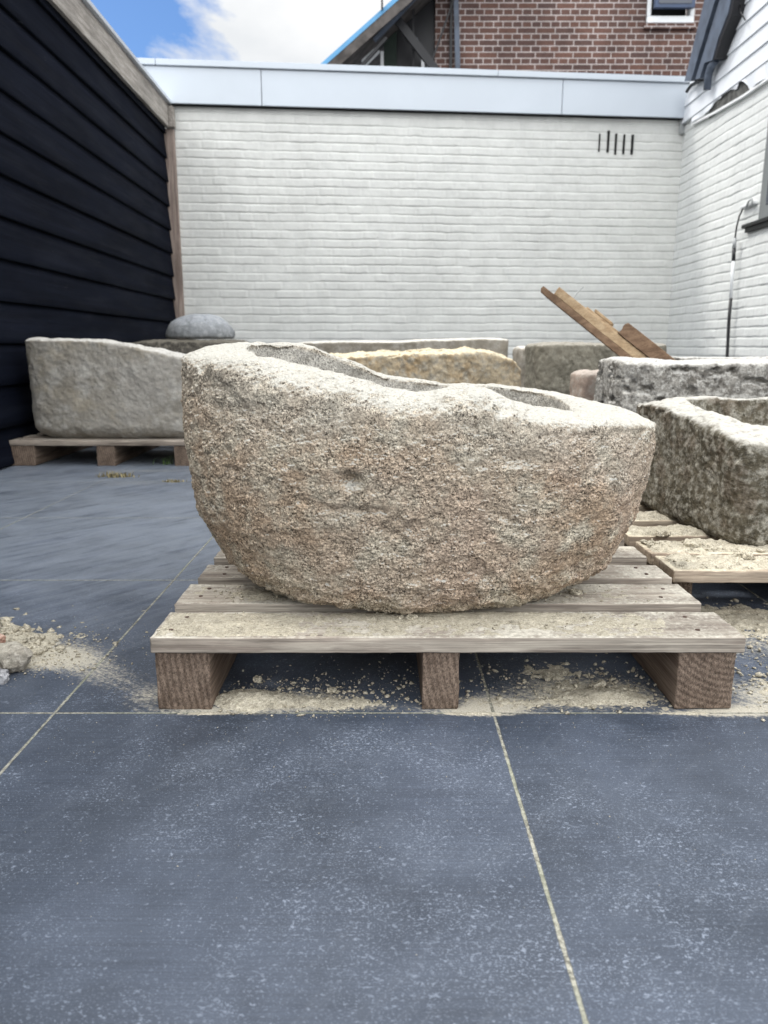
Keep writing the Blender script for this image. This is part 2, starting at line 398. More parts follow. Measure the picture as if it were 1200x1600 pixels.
    sc2 = m.noise(1.0, 6, 0.72, vec=m.scaled((7, 130, 1), rot=(0, 0, R(-55)), off=(1, 5, 0)), dist=1.0)
    c = m.mix(m.math('MULTIPLY', m.math('MULTIPLY', m.rng(sc2, 0.55, 0.72), m.math('ADD', 0.15, sweep_sheen)), 0.4), c, (0.27, 0.29, 0.32))
    dn = m.noise(150, 6, 0.8)
    dk = m.math('ADD', m.math('MULTIPLY', dust, 1.6), m.math('MULTIPLY', m.math('SUBTRACT', m.math('ADD', m.math('MULTIPLY', sb, 0.6), m.math('MULTIPLY', dn, 1.3)), 0.95), 2.0))
    dk = m.math('MULTIPLY', m.rng(dk, 0.45, 1.3), m.rng(dust, 0.04, 0.35))
    c = m.mix(dk, c, m.mulc(m.mix(0, (0.44, 0.405, 0.33), (0, 0, 0)), m.rng(m.noise(420, 3, 0.8), 0.25, 0.75, 0.7, 1.25)))
    jn = m.noise(150, 5, 0.8); jg = m.noise(7, 3, 0.5)
    jc = m.mix(m.rng(jn, 0.38, 0.62), (0.13, 0.125, 0.10), (0.38, 0.37, 0.31)); jc = m.mix(m.math('MULTIPLY', m.rng(jg, 0.45, 0.6), 0.4), jc, (0.19, 0.21, 0.14))
    c = m.mix(m.math('MULTIPLY', joint, m.rng(xy[1], 1.6, 3.2, 0.95, 0.35)), c, jc)
    m.color(c)
    rg = m.math('ADD', m.rng(cl2, 0.3, 0.7, 0.42, 0.60), m.math('MULTIPLY', m.math('MAXIMUM', dk, joint), 0.5)); m.rough(rg)
    m.bump(m.math('ADD', m.math('MULTIPLY', joint, -1.0), m.math('MULTIPLY', m.math('MULTIPLY', joint, jn), 0.8)), 0.0018)
    m.bump(m.math('ADD', m.math('MULTIPLY', scr, 0.5), m.math('MULTIPLY', grn, 0.35)), 0.0004)
    return m.m
M_ground = ground_mat()

def paint_mat(name, col, dirt=0.5):
    m = NM(name, 0.55, 0.3)
    a = m.noise(1.3, 5, 0.6); b = m.noise(9, 5, 0.65); g = m.noise(70, 3, 0.7)
    c = m.mulc(m.mix(0, col, col), m.rng(a, 0.3, 0.7, 1.0 - 0.10 * dirt, 1.05)); c = m.mulc(c, m.rng(b, 0.3, 0.7, 1.0 - 0.14 * dirt, 1.03))
    st = m.noise(1, 4, 0.6, vec=m.scaled((20, 20, 1.2))); c = m.mix(m.math('MULTIPLY', m.rng(st, 0.58, 0.75), 0.16 * dirt), c, (0.42, 0.42, 0.36))
    sp = m.noise(38, 3, 0.6); c = m.mix(m.math('MULTIPLY', m.rng(sp, 0.70, 0.76), 0.45 * dirt), c, (0.28, 0.27, 0.25))
    m.color(c); m.bump(g, 0.0012); return m.m
M_wall = paint_mat('white_painted_brick', (0.62, 0.622, 0.592))
M_wall2 = paint_mat('white_painted_brick_side', (0.625, 0.635, 0.62), 0.4)
M_fascia = flat_mat('pale_fascia_board', (0.52, 0.565, 0.615), 0.35, 0.5, var=0.03, scale=1.5)
M_trim = flat_mat('grey_metal_trim', (0.55, 0.58, 0.62), 0.35, 0.5, metal=0.3, var=0.06)
M_dark = flat_mat('dark_gap_and_shade', (0.02, 0.02, 0.02), 0.9, 0.1)
M_siding = flat_mat('white_siding_board', (0.68, 0.70, 0.73), 0.4, 0.4, var=0.03, scale=2)
M_slateblue = flat_mat('blue_grey_bargeboard', (0.085, 0.105, 0.14), 0.5, 0.4, var=0.25, scale=9)
M_black = flat_mat('black_steel', (0.012, 0.012, 0.014), 0.45, 0.4, var=0.2)
M_soffit = flat_mat('dark_brown_soffit', (0.085, 0.076, 0.07), 0.8, 0.2, var=0.4, scale=10)
M_green = flat_mat('dark_green_board', (0.02, 0.032, 0.024), 0.6, 0.3)
M_blue = flat_mat('bright_blue_verge', (0.10, 0.30, 0.52), 0.4, 0.4)
M_whitep = flat_mat('white_frame_paint', (0.75, 0.76, 0.76), 0.4, 0.4, var=0.06)
M_sash = flat_mat('dark_blue_sash', (0.025, 0.05, 0.11), 0.35, 0.5)
M_glass = flat_mat('dark_window_glass', (0.02, 0.03, 0.05), 0.05, 0.8)
M_wframe = flat_mat('grey_window_frame', (0.16, 0.17, 0.17), 0.5, 0.3)
M_sill = flat_mat('dark_sill', (0.008, 0.009, 0.009), 0.5, 0.4, var=0.3)
M_greycable = flat_mat('grey_cable', (0.35, 0.36, 0.36), 0.5, 0.4)
M_roof = flat_mat('roof_felt', (0.12, 0.12, 0.13), 0.9, 0.1, var=0.3)

def fence_mat():
    m = NM('black_stained_boards', 0.85, 0.05)
    g = m.noise(1, 4, 0.6, vec=m.scaled((1, 1.3, 70)), dist=0.3); b = m.noise(1.0, 5, 0.6, vec=m.scaled((1.5, 1.5, 9)))
    c = m.mix(m.rng(b, 0.3, 0.7), (0.003, 0.0042, 0.0085), (0.006, 0.0078, 0.0145)); c = m.mulc(c, m.rng(g, 0.25, 0.75, 0.8, 1.25))
    vs_ = m.noise(1, 4, 0.6, vec=m.scaled((2, 2, 14), off=(2, 1, 0)), dist=0.3); c = m.mix(m.math('MULTIPLY', m.rng(vs_, 0.5, 0.75), 0.5), c, (0.010, 0.0125, 0.020))
    sp = m.noise(1, 5, 0.7, vec=m.scaled((16, 9, 40), off=(0, 3, 1)), dist=1.0); c = m.mix(m.math('MULTIPLY', m.rng(sp, 0.66, 0.74), 0.5), c, (0.07, 0.07, 0.075))
    m.color(c); m.rough(m.rng(vs_, 0.3, 0.7, 0.7, 0.9)); m.bump(g, 0.0012); return m.m
M_fence = fence_mat()
M_greywood = wood_mat('weathered_grey_wood', (0.40, 0.37, 0.335), (0.25, 0.225, 0.20), 'y')
M_postwood = wood_mat('pinkish_post_wood', (0.36, 0.29, 0.25), (0.22, 0.17, 0.145), 'z')
M_plank = wood_mat('dusty_pallet_plank', (0.37, 0.33, 0.275), (0.215, 0.18, 0.15), 'x', dust=0.85, dustc=(0.62, 0.585, 0.50))
M_plank_dirty = wood_mat('powdered_pallet_plank', (0.40, 0.33, 0.25), (0.24, 0.185, 0.14), 'x', dust=1.0, dustc=(0.64, 0.58, 0.44))
M_plank_far = wood_mat('grey_pallet_plank', (0.34, 0.29, 0.24), (0.20, 0.165, 0.135), 'x', dust=0.4, dustc=(0.42, 0.40, 0.36))
M_stringer = wood_mat('brown_stringer', (0.20, 0.15, 0.115), (0.11, 0.078, 0.058), 'y', endaxis=1)
M_newwood = wood_mat('fresh_brown_timber', (0.40, 0.30, 0.19), (0.28, 0.19, 0.11), 'x', grain=0.6)
M_redwood = wood_mat('red_brown_timber', (0.23, 0.15, 0.095), (0.13, 0.08, 0.05), 'x', grain=0.6)

def brick_mat():
    m = NM('red_brown_brick', 0.85, 0.2)
    sc = m.seco(); cb = m.n('ShaderNodeCombineXYZ'); m.set(cb.inputs[0], sc[0]); m.set(cb.inputs[1], sc[2])
    b = m.n('ShaderNodeTexBrick'); m.set(b.inputs['Vector'], cb.outputs[0]); b.offset = 0.5; b.squash = 0.5; b.squash_frequency = 2
    b.inputs['Scale'].default_value = 1; b.inputs['Brick Width'].default_value = 0.215; b.inputs['Row Height'].default_value = 0.0625
    b.inputs['Mortar Size'].default_value = 0.0062; b.inputs['Mortar Smooth'].default_value = 0.15; b.inputs['Bias'].default_value = -0.1
    m.set(b.inputs['Color1'], (0.125, 0.068, 0.053)); m.set(b.inputs['Color2'], (0.078, 0.05, 0.045)); m.set(b.inputs['Mortar'], (0.42, 0.37, 0.35))
    c = m.mulc(b.outputs['Color'], m.rng(m.noise(3.5, 4, 0.7), 0.3, 0.7, 0.8, 1.25)); c = m.mulc(c, m.rng(m.noise(40, 3, 0.7), 0.3, 0.7, 0.85, 1.15))
    m.color(c); m.bump(m.math('SUBTRACT', 1.0, b.outputs['Fac']), 0.006); return m.m
M_brick = brick_mat()

S_hero = stone_mat('warm_porous_limestone', [(0.355, 0.265, 0.185), (0.405, 0.33, 0.25), (0.44, 0.39, 0.305)], 1.0, 1.7, (0.54, 0.525, 0.475), 0.9, 0.9, 0.003, patch=((0.40, 0.28, 0.21), 0.45), inner=(0.42, 0.41, 0.38), zband=(0.44, 0.40, 0.33), midk=0.9, up0=0.32, up1=0.85, px=(-.15, .15))
S_grey = stone_mat('smooth_grey_limestone', [(0.24, 0.22, 0.185), (0.30, 0.282, 0.25), (0.36, 0.343, 0.308)], 0.7, 0.16, (0.60, 0.58, 0.54), 0.9, 0.25, 0.0012, patch=((0.31, 0.265, 0.19), 0.5), fine=0.5)
S_mottled = stone_mat('dark_mottled_limestone', [(0.06, 0.052, 0.036), (0.11, 0.096, 0.07), (0.28, 0.265, 0.225)], 2.6, 0.7, (0.50, 0.485, 0.44), 0.85, 0.5, 0.002, patch=((0.12, 0.085, 0.06), 0.4), fine=0.6)
S_pitted = stone_mat('pitted_whitish_limestone', [(0.12, 0.11, 0.095), (0.31, 0.295, 0.265), (0.45, 0.435, 0.40)], 2.8, 0.7, (0.56, 0.55, 0.52), 0.85, 0.5, 0.003, fine=0.5)
S_yellow = stone_mat('yellow_limestone', [(0.33, 0.245, 0.145), (0.37, 0.305, 0.21), (0.33, 0.30, 0.24)], 1.4, 0.5, (0.66, 0.58, 0.42), 0.8, 0.3, 0.002, fine=0.4)
S_beige = stone_mat('beige_limestone', [(0.22, 0.195, 0.155), (0.29, 0.26, 0.215), (0.35, 0.325, 0.28)], 1.0, 0.2, (0.60, 0.58, 0.53), 0.9, 0.3, 0.002, fine=0.4)
S_brown = stone_mat('grey_brown_sandstone', [(0.13, 0.12, 0.095), (0.185, 0.17, 0.135), (0.25, 0.235, 0.19)], 1.2, 0.25, (0.34, 0.32, 0.28), 0.7, 0.3, 0.002, fine=0.4)
S_darkb = stone_mat('dark_lichened_stone', [(0.065, 0.06, 0.052), (0.115, 0.105, 0.088), (0.22, 0.20, 0.165)], 2.0, 0.3, (0.17, 0.155, 0.125), 0.8, 0.3, 0.002, fine=0.4)
S_blue = stone_mat('blue_grey_stone', [(0.19, 0.20, 0.205), (0.255, 0.265, 0.275), (0.34, 0.35, 0.355)], 1.2, 0.15, (0.40, 0.42, 0.45), 0.6, 0.2, 0.002, fine=0.4)
S_pink = stone_mat('pinkish_stone', [(0.27, 0.21, 0.17), (0.36, 0.28, 0.23), (0.42, 0.37, 0.32)], 1.5, 0.2, (0.50, 0.44, 0.39), 0.8, 0.2, 0.002, fine=0.5)
M_sand = stone_mat('beige_stone_powder', [(0.33, 0.295, 0.225), (0.41, 0.37, 0.285), (0.48, 0.44, 0.355)], 5.0, 1.1, (0.45, 0.41, 0.325), 0.5, 0.3, 0.0016)
M_rock = stone_mat('grey_rubble', [(0.20, 0.18, 0.15), (0.29, 0.27, 0.225), (0.4, 0.37, 0.32)], 4, 0.4, (0.45, 0.42, 0.35), 0.5, 0.2, 0.001)
M_rockpink = stone_mat('pink_rubble', [(0.36, 0.2, 0.15), (0.42, 0.25, 0.19), (0.5, 0.34, 0.27)], 4, 0.2, (0.6, 0.5, 0.42), 0.4, 0.1, 0.001)
M_rust = flat_mat('rusty_nail', (0.07, 0.04, 0.03), 0.7, 0.3, var=0.3, scale=200)
M_weed = flat_mat('green_weed', (0.10, 0.17, 0.05), 0.6, 0.3, var=0.3, scale=40)
M_dry = flat_mat('dry_weed', (0.26, 0.22, 0.12), 0.8, 0.2, var=0.3, scale=40)

# ------------------------------------------------------------------ ground
def axis_lines(a, b, step, lo, hi):
    fine = np.arange(a, b + 1e-6, step)
    return np.concatenate([[lo, lo * 0.5 + a * 0.5, lo * 0.1 + a * 0.9], fine, [b * 0.9 + hi * 0.1, b * 0.5 + hi * 0.5, hi]])
gx = axis_lines(-1.7, 1.6, 0.011, -60, 60); gy = axis_lines(0.3, 3.6, 0.011, -60, 60)
GX, GY = np.meshgrid(gx, gy, indexing='ij')
P = np.stack([GX.ravel(), GY.ravel(), np.zeros(GX.size)], 1)
def blob(x, y, sx, sy, rot=0.0):
    c, s = math.cos(rot), math.sin(rot)
    dx, dy = P[:, 0] - x, P[:, 1] - y
    u, v = c * dx + s * dy, -s * dx + c * dy
    return np.exp(-(u / sx) ** 2 - (v / sy) ** 2)
dust = np.zeros(len(P))
for a, b in [((-0.68, 1.16, 0.13, 0.06), 1.3), ((-0.55, 1.13, 0.09, 0.045), 0.6), ((-0.43, 1.07, 0.13, 0.045, R(-38)), 0.42), ((-0.42, 1.12, 0.13, 0.05, R(-38)), 0.12), ((-0.335, 1.0, 0.03, 0.035), 0.4), ((-0.45, 1.22, 0.12, 0.04), 0.15),
             ((-0.13, 0.985, 0.10, 0.03), 0.8), ((0.03, 0.965, 0.2, 0.015), 0.35), ((-0.06, 1.05, 0.15, 0.05), 0.16), ((0.30, 1.01, 0.11, 0.05), 0.8), ((0.15, 0.975, 0.05, 0.03), 0.8), ((0.25, 1.1, 0.12, 0.08), 0.25),
             ((0.56, 1.00, 0.08, 0.06), 0.7), ((0.62, 1.2, 0.25, 0.10), 0.45), ((0.48, 0.955, 0.06, 0.02), 0.6), ((-0.24, 0.955, 0.08, 0.012), 0.7), ((0.12, 0.95, 0.06, 0.012), 0.7), ((0.44, 0.947, 0.08, 0.01), 0.6),
             ((-0.9, 2.72, 0.25, 0.10), 0.30), ((-1.35, 2.5, 0.4, 0.12), 0.15), ((-0.95, 3.0, 0.5, 0.05), 0.35)]:
    dust += blob(*a) * b
dust += 0.02 + 0.04 * fbm(P, 5, 3, seed=5)
dust = np.clip(dust, 0, 1.5)
# the powder stops at the joint in front of the pallet (the front tiles have been swept)
dust *= 1 - 0.75 * sstep(0.945, 0.930, P[:, 1]) 
sweep_sheen = np.clip(sstep(0.9, 2.1, P[:, 1]) * sstep(0.2, -0.4, P[:, 0]) + 0.3 * fbm(P, 1.5, 2, seed=9), 0, 1)  # swept marks, plus sky and wall reflection painted in towards back left
me = mesh('patio', P, grid_faces(len(gx), len(gy))[:, ::-1])
for nm, arr in (('dust', dust), ('sweep_sheen', sweep_sheen)):
    at = me.attributes.new(nm, 'FLOAT', 'POINT'); at.data.foreach_set('value', arr.astype(np.float32))
g = link('ground', me, M_ground); tag(g, 'dark blue grey slate paving tiles with pale flecks and beige joints', 'paving', kind='structure')
if me.polygons[0].normal.z < 0: me.flip_normals()

# ------------------------------------------------------------------ painted brick walls (real relief)
def brick_relief(w, h, dx, dz, seed, row=0.0625, L=0.215):
    xs = np.arange(0, w + 1e-6, dx); zs = np.arange(0, h + 1e-6, dz)
    X, Z = np.meshgrid(xs, zs, indexing='ij'); x, z = X.ravel(), Z.ravel()
    Pn = np.stack([x, np.zeros_like(x), z], 1)
    zz = z + 0.005 * noise(Pn, 2.0, seed) + 0.0026 * noise(Pn * np.array([1, 1, .5]), 11, seed + 1) + 0.0015 * noise(Pn, 40, seed + 2)
    r = np.floor(zz / row).astype(np.int64); fz = zz / row - r
    off = _h(r, r * 0 + 3, r * 0, seed) * 0.09 + (r % 2) * L * 0.5
    xx = x + off + 0.002 * noise(Pn, 16, seed + 2)
    b = np.floor(xx / L).astype(np.int64)
    head = _h(b, r, r * 0 + 1, seed) > 0.45                # some bricks are two headers
    fx = xx / L - b
    fxh = np.where(head, np.abs(fx * 2 - np.floor(fx * 2)), fx)
    lenh = np.where(head, L / 2, L)
    dxj = np.minimum(fxh, 1 - fxh) * lenh; dzj = np.minimum(fz, 1 - fz) * row
    jz = sstep(0.001, 0.0085, dzj); jx = 0.5 + 0.5 * sstep(0.001, 0.009, dxj)
    vis = 0.62 + 0.38 * sstep(-0.5, 0.4, fbm(Pn, 3.2, 3, 0.7, seed + 6))          # thick paint hides some joints
    hgt = 0.0058 * vis * jz * (1 - (1 - jx)) + 0.0018 * _h(b * 2 + (fx > 0.5) * head, r, r * 0 + 7, seed) * jz
    hgt += 0.0008 * (0.5 - fz) * jz + 0.0012 * fbm(Pn, 45, 3, 0.6, seed + 8) + 0.002 * noise(Pn, 1.4, seed + 9)
    return xs, zs, x, z, hgt
def relief_wall(name, origin, ux, nrm, w, h, dx, dz, seed, mat, parent, thick=0.1):
    xs, zs, x, z, hgt = brick_relief(w, h, dx, dz, seed)
    O, U, N = np.array(origin), np.array(ux), np.array(nrm)
    V = O + x[:, None] * U + z[:, None] * np.array((0, 0, 1.0)) + hgt[:, None] * N
    F = grid_faces(len(xs), len(zs))
    me = mesh(name, V, F)
    if Vector(me.polygons[0].normal).dot(Vector(nrm)) < 0: me.flip_normals()
    o = link(name, me, mat, parent)
    return o
BW = R(5.4); LX, LY = -1.546, 6.05
bu = (math.cos(BW), math.sin(BW), 0); bn = (math.sin(BW), -math.cos(BW), 0)
def bpt(s, out, z): return (LX + s * bu[0] + out * bn[0], LY + s * bu[1] + out * bn[1], z)
def bmat(s, out, z):
    M = Matrix.Translation(bpt(s, out, z)) @ Matrix.Rotation(BW, 4, 'Z'); return M
wall = empty('garage_wall', bpt(0, 0, 0)); tag(wall, 'low white painted brick wall at the back with a pale fascia band on top', 'wall')
def unparent_fix(o, parent):
    o.parent = parent; o.matrix_parent_inverse = Matrix.Translation(-parent.location); return o
w1 = relief_wall('brickwork', bpt(-0.6, 0, -0.02), bu, bn, 4.56, 2.25, 0.010, 0.005, 11, M_wall, None); unparent_fix(w1, wall)
b_ = MB().box(-0.6, 3.96, 0.02, 0.22, 0, 2.2, bmat(0, 0, 0)).build('wall_core', M_wall, None); unparent_fix(b_, wall)
# fascia panels
for s0, s1 in ((-0.62, 0.646), (0.650, 2.905), (2.909, 3.94)):
    f = MB().box(s0, s1, -0.055, 0.0, 2.213, 2.455, bmat(0, 0, 0)).build('fascia_panel', M_fascia, None, bevel=0.003); unparent_fix(f, wall)
for s0, s1 in ((-0.62, -0.10), (-0.097, 2.40), (2.403, 3.95)):
    f = MB().box(s0, s1, -0.072, 0.10, 2.458, 2.50, bmat(0, 0, 0)).build('roof_trim', M_trim if s0 > 3 else M_fascia, None, bevel=0.003); unparent_fix(f, wall)
f = MB().box(-0.62, 3.94, -0.045, 0.0, 2.207, 2.2115, bmat(0, 0, 0)).build('fascia_shade_strip', M_dark, None); unparent_fix(f, wall)  # dark strip standing in for the shadow line below the fascia
f = MB().box(-0.62, 3.95, 0.105, 2.9, 2.40, 2.47, bmat(0, 0, 0)).build('flat_roof', M_roof, None); unparent_fix(f, wall)
f = MB().box(3.02, 3.95, 0.11, 0.20, 2.47, 2.56, bmat(0, 0, 0)).build('roof_flashing', M_slateblue, None); unparent_fix(f, wall)
for k, s in enumerate((3.233, 3.303, 3.365, 3.430, 3.497)):
    z0 = 1.955 + (0.012, 0.01, -0.005, 0.0, -0.002)[k]; z1 = 2.09 + (0.005, 0.03, 0.01, 0.005, 0.005)[k]
    f = MB().box(s - (0.005, 0.008, 0.008, 0.007, 0.008)[k], s + (0.004, 0.008, 0.007, 0.007, 0.009)[k], -0.0135, 0.01, z0, z1, bmat(0, 0, 0) @ Matrix.Translation((0, 0, 0))).build('vent_slot', M_dark, None); unparent_fix(f, wall)

RX = 2.348
side = empty('side_wall', (RX, 6.42, 0)); tag(side, 'white painted brick wall on the right with white siding boards above', 'wall')
w2 = relief_wall('brickwork', (RX, 6.46, -0.02), (0, -1, 0), (-1, 0, 0), 4.4, 2.25, 0.010, 0.005, 31, M_wall2, None); unparent_fix(w2, side)
b_ = MB().prism([(2.0, 0), (6.44, 0), (6.44, 2.2), (6.15, 2.45), (5.62, 3.3), (2.0, 3.6)], 'x', RX + 0.02, RX + 0.25).build('wall_core', M_wall2, None); unparent_fix(b_, side)
# siding boards, lapped: the lower edge of each stands proud; cut off by the roof verge that climbs towards the camera
for k in range(12):
    z0 = 2.175 + 0.1145 * k; z1 = z0 + 0.125
    yc = lambda z: 6.39 - max(0, z - 2.40) * 0.62 - 0.22 * max(0, min(1, (z - 2.38) / 0.1))        # far end follows the verge
    prof = [(RX - 0.034, z0), (RX - 0.022, z1), (RX - 0.010, z1), (RX - 0.010, z0)]
    V = []; 
    for (x, z) in prof: V.append((x, yc(z), z))
    for (x, z) in prof: V.append((x, 2.0, z))
    F = [[0, 1, 2, 3], [7, 6, 5, 4]] + [[i, 4 + i, 4 + (i + 1) % 4, (i + 1) % 4] for i in range(4)]
    f = MB().add(V, F).build('siding_board', M_siding, None); unparent_fix(f, side)
f = MB().box(RX - 0.045, RX, 6.385, 6.40, 2.11, 2.47).build('corner_trim', M_greycable, None); unparent_fix(f, side)
# torn board below the siding: a wavy-edged white strip over a dark hollow
ys = np.linspace(6.20, 3.0, 90); low = []
rs = random.Random(4)
for y in ys:
    z = 2.125
    z = 2.13 - 0.05 * float(sstep(6.0, 5.3, np.array(y)))
    if 5.28 < y < 5.85:
        t = (5.85 - y) / 0.57; z += 0.075 * math.sin(t * math.pi) ** 0.7 + 0.012 * math.sin(t * 17) + (0.03 if t > 0.75 else 0)
    low.append(min(z, 2.168))
poly = [(y, 2.172) for y in ys[::-1]] + [(y, z) for y, z in zip(ys, low)]
V = []; F = []
for i, (y, z) in enumerate(zip(ys, low)): V += [(RX - 0.028, y, 2.172), (RX - 0.030 - 0.008 * math.sin(i * 0.9), y, z), (RX - 0.022, y, 2.172), (RX - 0.024 - 0.008 * math.sin(i * 0.9), y, z)]
for i in range(len(ys) - 1):
    a, b = 4 * i, 4 * i + 4
    F += [[a, a + 1, b + 1, b], [a + 2, b + 2, b + 3, a + 3], [a + 1, a + 3, b + 3, b + 1], [a, b, b + 2, a + 2]]
f = MB().add(V, F).build('torn_board', M_siding, None); unparent_fix(f, side)
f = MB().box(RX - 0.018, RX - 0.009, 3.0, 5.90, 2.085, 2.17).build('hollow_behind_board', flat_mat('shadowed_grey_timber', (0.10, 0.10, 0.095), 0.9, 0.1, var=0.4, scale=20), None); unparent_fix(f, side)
f = MB().prism([(6.2, 2.118), (5.8, 2.085), (5.35, 2.062), (3.0, 2.055), (3.0, 2.068), (5.35, 2.076), (5.8, 2.10), (6.2, 2.13)], 'x', RX - 0.030, RX - 0.008).build('lower_batten', M_whitep, None); unparent_fix(f, side)
# verge of the roof above: two blue-grey boards with a dark gap, and a short bent pipe
def yz(px, py, X=RX - 0.06):
    p = at_x(px, py, X); return (p[1], p[2])
f = MB().prism([yz(1082, 127), yz(1092, 127), yz(1131, 0), yz(1150, -60), yz(1135, -60), yz(1114, 0)], 'x', RX - 0.12, RX - 0.01).build('verge_board', M_slateblue, None); unparent_fix(f, side)
f = MB().prism([yz(1092, 127), yz(1097, 127), yz(1136, 0), yz(1155, -60), yz(1150, -60), yz(1131, 0)], 'x', RX - 0.09, RX - 0.01).build('verge_gap', M_black, None); unparent_fix(f, side)
f = MB().prism([yz(1097, 124), yz(1104, 122), yz(1112, 98), yz(1124, 94), yz(1134, 60), yz(1149, 22), yz(1154, 0), yz(1172, -60), yz(1155, -60), yz(1136, 0)], 'x', RX - 0.11, RX - 0.01).build('verge_board', M_slateblue, None); unparent_fix(f, side)
f = MB().prism([yz(1124, 94), yz(1128, 92), yz(1138, 60), yz(1153, 24), yz(1158, 0), yz(1176, -60), yz(1172, -60), yz(1154, 0), yz(1149, 22), yz(1134, 60)], 'x', RX - 0.105, RX - 0.01).build('verge_edge', M_black, None); unparent_fix(f, side)
pp = [at_x(q[0], q[1], RX - 0.075) for q in ((1118, 95), (1111, 104), (1107, 118), (1105, 140))]
f = MB().tube(pp, 0.026, 12).build('drain_pipe', M_slateblue, None, smooth=True); unparent_fix(f, side)
pp = [at_x(q[0], q[1], RX - 0.06) for q in ((1154, -5), (1158, 20), (1164, 31))]
f = MB().tube(pp, 0.005, 6).build('loose_wire', M_black, None, smooth=True); unparent_fix(f, side)
f = MB().tube([at_x(q[0], q[1], RX - 0.05) for q in ((1073, 143), (1080, 133), (1092, 127), (1104, 122))], 0.012, 8).build('lead_edge', M_sill, None); unparent_fix(f, side)

# window of the side wall at the right edge of the view
win = empty('wall_window', (RX, 4.4, 1.24)); tag(win, 'dark framed window with a dark sill at the right edge of the photo', 'window')
for nm, args, mt in (('frame', (RX - 0.018, RX + 0.015, 3.3, 4.985, 1.252, 2.02), M_wframe), ('pane', (RX - 0.022, RX - 0.0185, 3.38, 4.90, 1.33, 1.95), M_glass),
                     ('sill', (RX - 0.045, RX + 0.0, 3.2, 5.15, 1.228, 1.250), M_sill), ('sill_board', (RX - 0.030, RX + 0.0, 3.2, 5.13, 1.20, 1.2275), M_sill)):
    f = MB().box(*args).build(nm, mt, None, bevel=0.002); f.parent = win; f.matrix_parent_inverse = Matrix.Translation(-win.location)

# cable hanging on the side wall
cab = empty('wall_cable', (RX - 0.04, 5.2, 0.3)); tag(cab, 'thin black and white cable hanging down the white side wall', 'cable')
XC = RX - 0.045
def cpt(px, py): return at_x(px, py, XC)
def cpart(nm, pts, r, mt):
    f = MB().tube([cpt(*p) for p in pts], r, 10).build(nm, mt, None, smooth=True); f.parent = cab; f.matrix_parent_inverse = Matrix.Translation(-cab.location)
cpart('black_sleeve', [(1134, 620), (1136, 560), (1139, 500), (1142, 466)], 0.0105, M_black)
cpart('white_sleeve', [(1142, 466), (1144, 430), (1146, 408)], 0.0105, M_whitep)
cpart('black_sleeve', [(1146, 408), (1147, 388)], 0.0115, M_black)
cpart('grey_sleeve', [(1147, 388), (1148.5, 372)], 0.012, M_greycable)
cpart('wire', [(1148.5, 372), (1151, 355), (1155, 338), (1161, 326)], 0.005, M_black)
f = MB().box(RX - 0.035, RX + 0.01, cpt(1153, 325)[1] - 0.0, cpt(1173, 325)[1], 1.36, 1.378).build('bracket', M_whitep, None, bevel=0.003); f.parent = cab; f.matrix_parent_inverse = Matrix.Translation(-cab.location)
cpart('hook', [(1166, 323), (1170, 314), (1175, 311), (1175, 319), (1171, 324)], 0.006, M_greycable)

# ------------------------------------------------------------------ brick house behind the garage
HY = 9.5
house = empty('brick_house', (2.5, HY, 0)); tag(house, 'red brown brick house rising behind the white wall', 'house')
def hpart(o):
    o.parent = house; o.matrix_parent_inverse = Matrix.Translation(-house.location); return o
wx0, wx1 = at_y(1011, 0, HY)[0], at_y(1086, 0, HY)[0]; wz0 = at_y(1011, 38, HY)[2]
x0 = at_y(680, 50, HY)[0]
# wall as pieces round the window opening, butted
hpart(MB().box(x0, wx0, HY, HY + 0.25, 0, 7.0).box(wx1, 5.6, HY, HY + 0.25, 0, 7.0).box(wx0, wx1, HY, HY + 0.25, 0, wz0 - 0.0).box(wx0, wx1, HY, HY + 0.25, wz0 + 0.95, 7.0).build('brick_wall', M_brick, None))
wn = hpart(MB().box(wx0 + 0.005, wx0 + 0.05, HY - 0.02, HY + 0.08, wz0 + 0.08, wz0 + 0.94).box(wx1 - 0.05, wx1 - 0.005, HY - 0.02, HY + 0.08, wz0 + 0.08, wz0 + 0.94).box(wx0 + 0.005, wx1 - 0.005, HY - 0.03, HY + 0.08, wz0 + 0.005, wz0 + 0.075).build('window', M_whitep, None, bevel=0.004))
hpart(MB().box(wx0 + 0.05, wx1 - 0.05, HY + 0.12, HY + 0.14, wz0 + 0.05, wz0 + 0.93).build('window_reveal', M_dark, None))
s_ = MB().box(wx0 + 0.06, wx1 - 0.03, HY - 0.10, HY - 0.05, wz0 + 0.13, wz0 + 0.90).build('sash', M_sash, None, bevel=0.004); s_.parent = wn
s_.matrix_parent_inverse = Matrix.Translation(-house.location)
s_.matrix_parent_inverse = Matrix.Identity(4); wn_world = house.matrix_world
s_.matrix_parent_inverse = Matrix.Identity(4)
s2 = MB().box(wx0 + 0.10, wx1 - 0.07, HY - 0.106, HY - 0.101, wz0 + 0.17, wz0 + 0.86).build('glass', M_glass, None); s2.parent = wn
hpart(MB().box(wx0 - 0.02, wx1 + 0.02, HY - 0.035, HY - 0.001, wz0 - 0.055, wz0 - 0.002).build('brick_sill', M_brick, None))
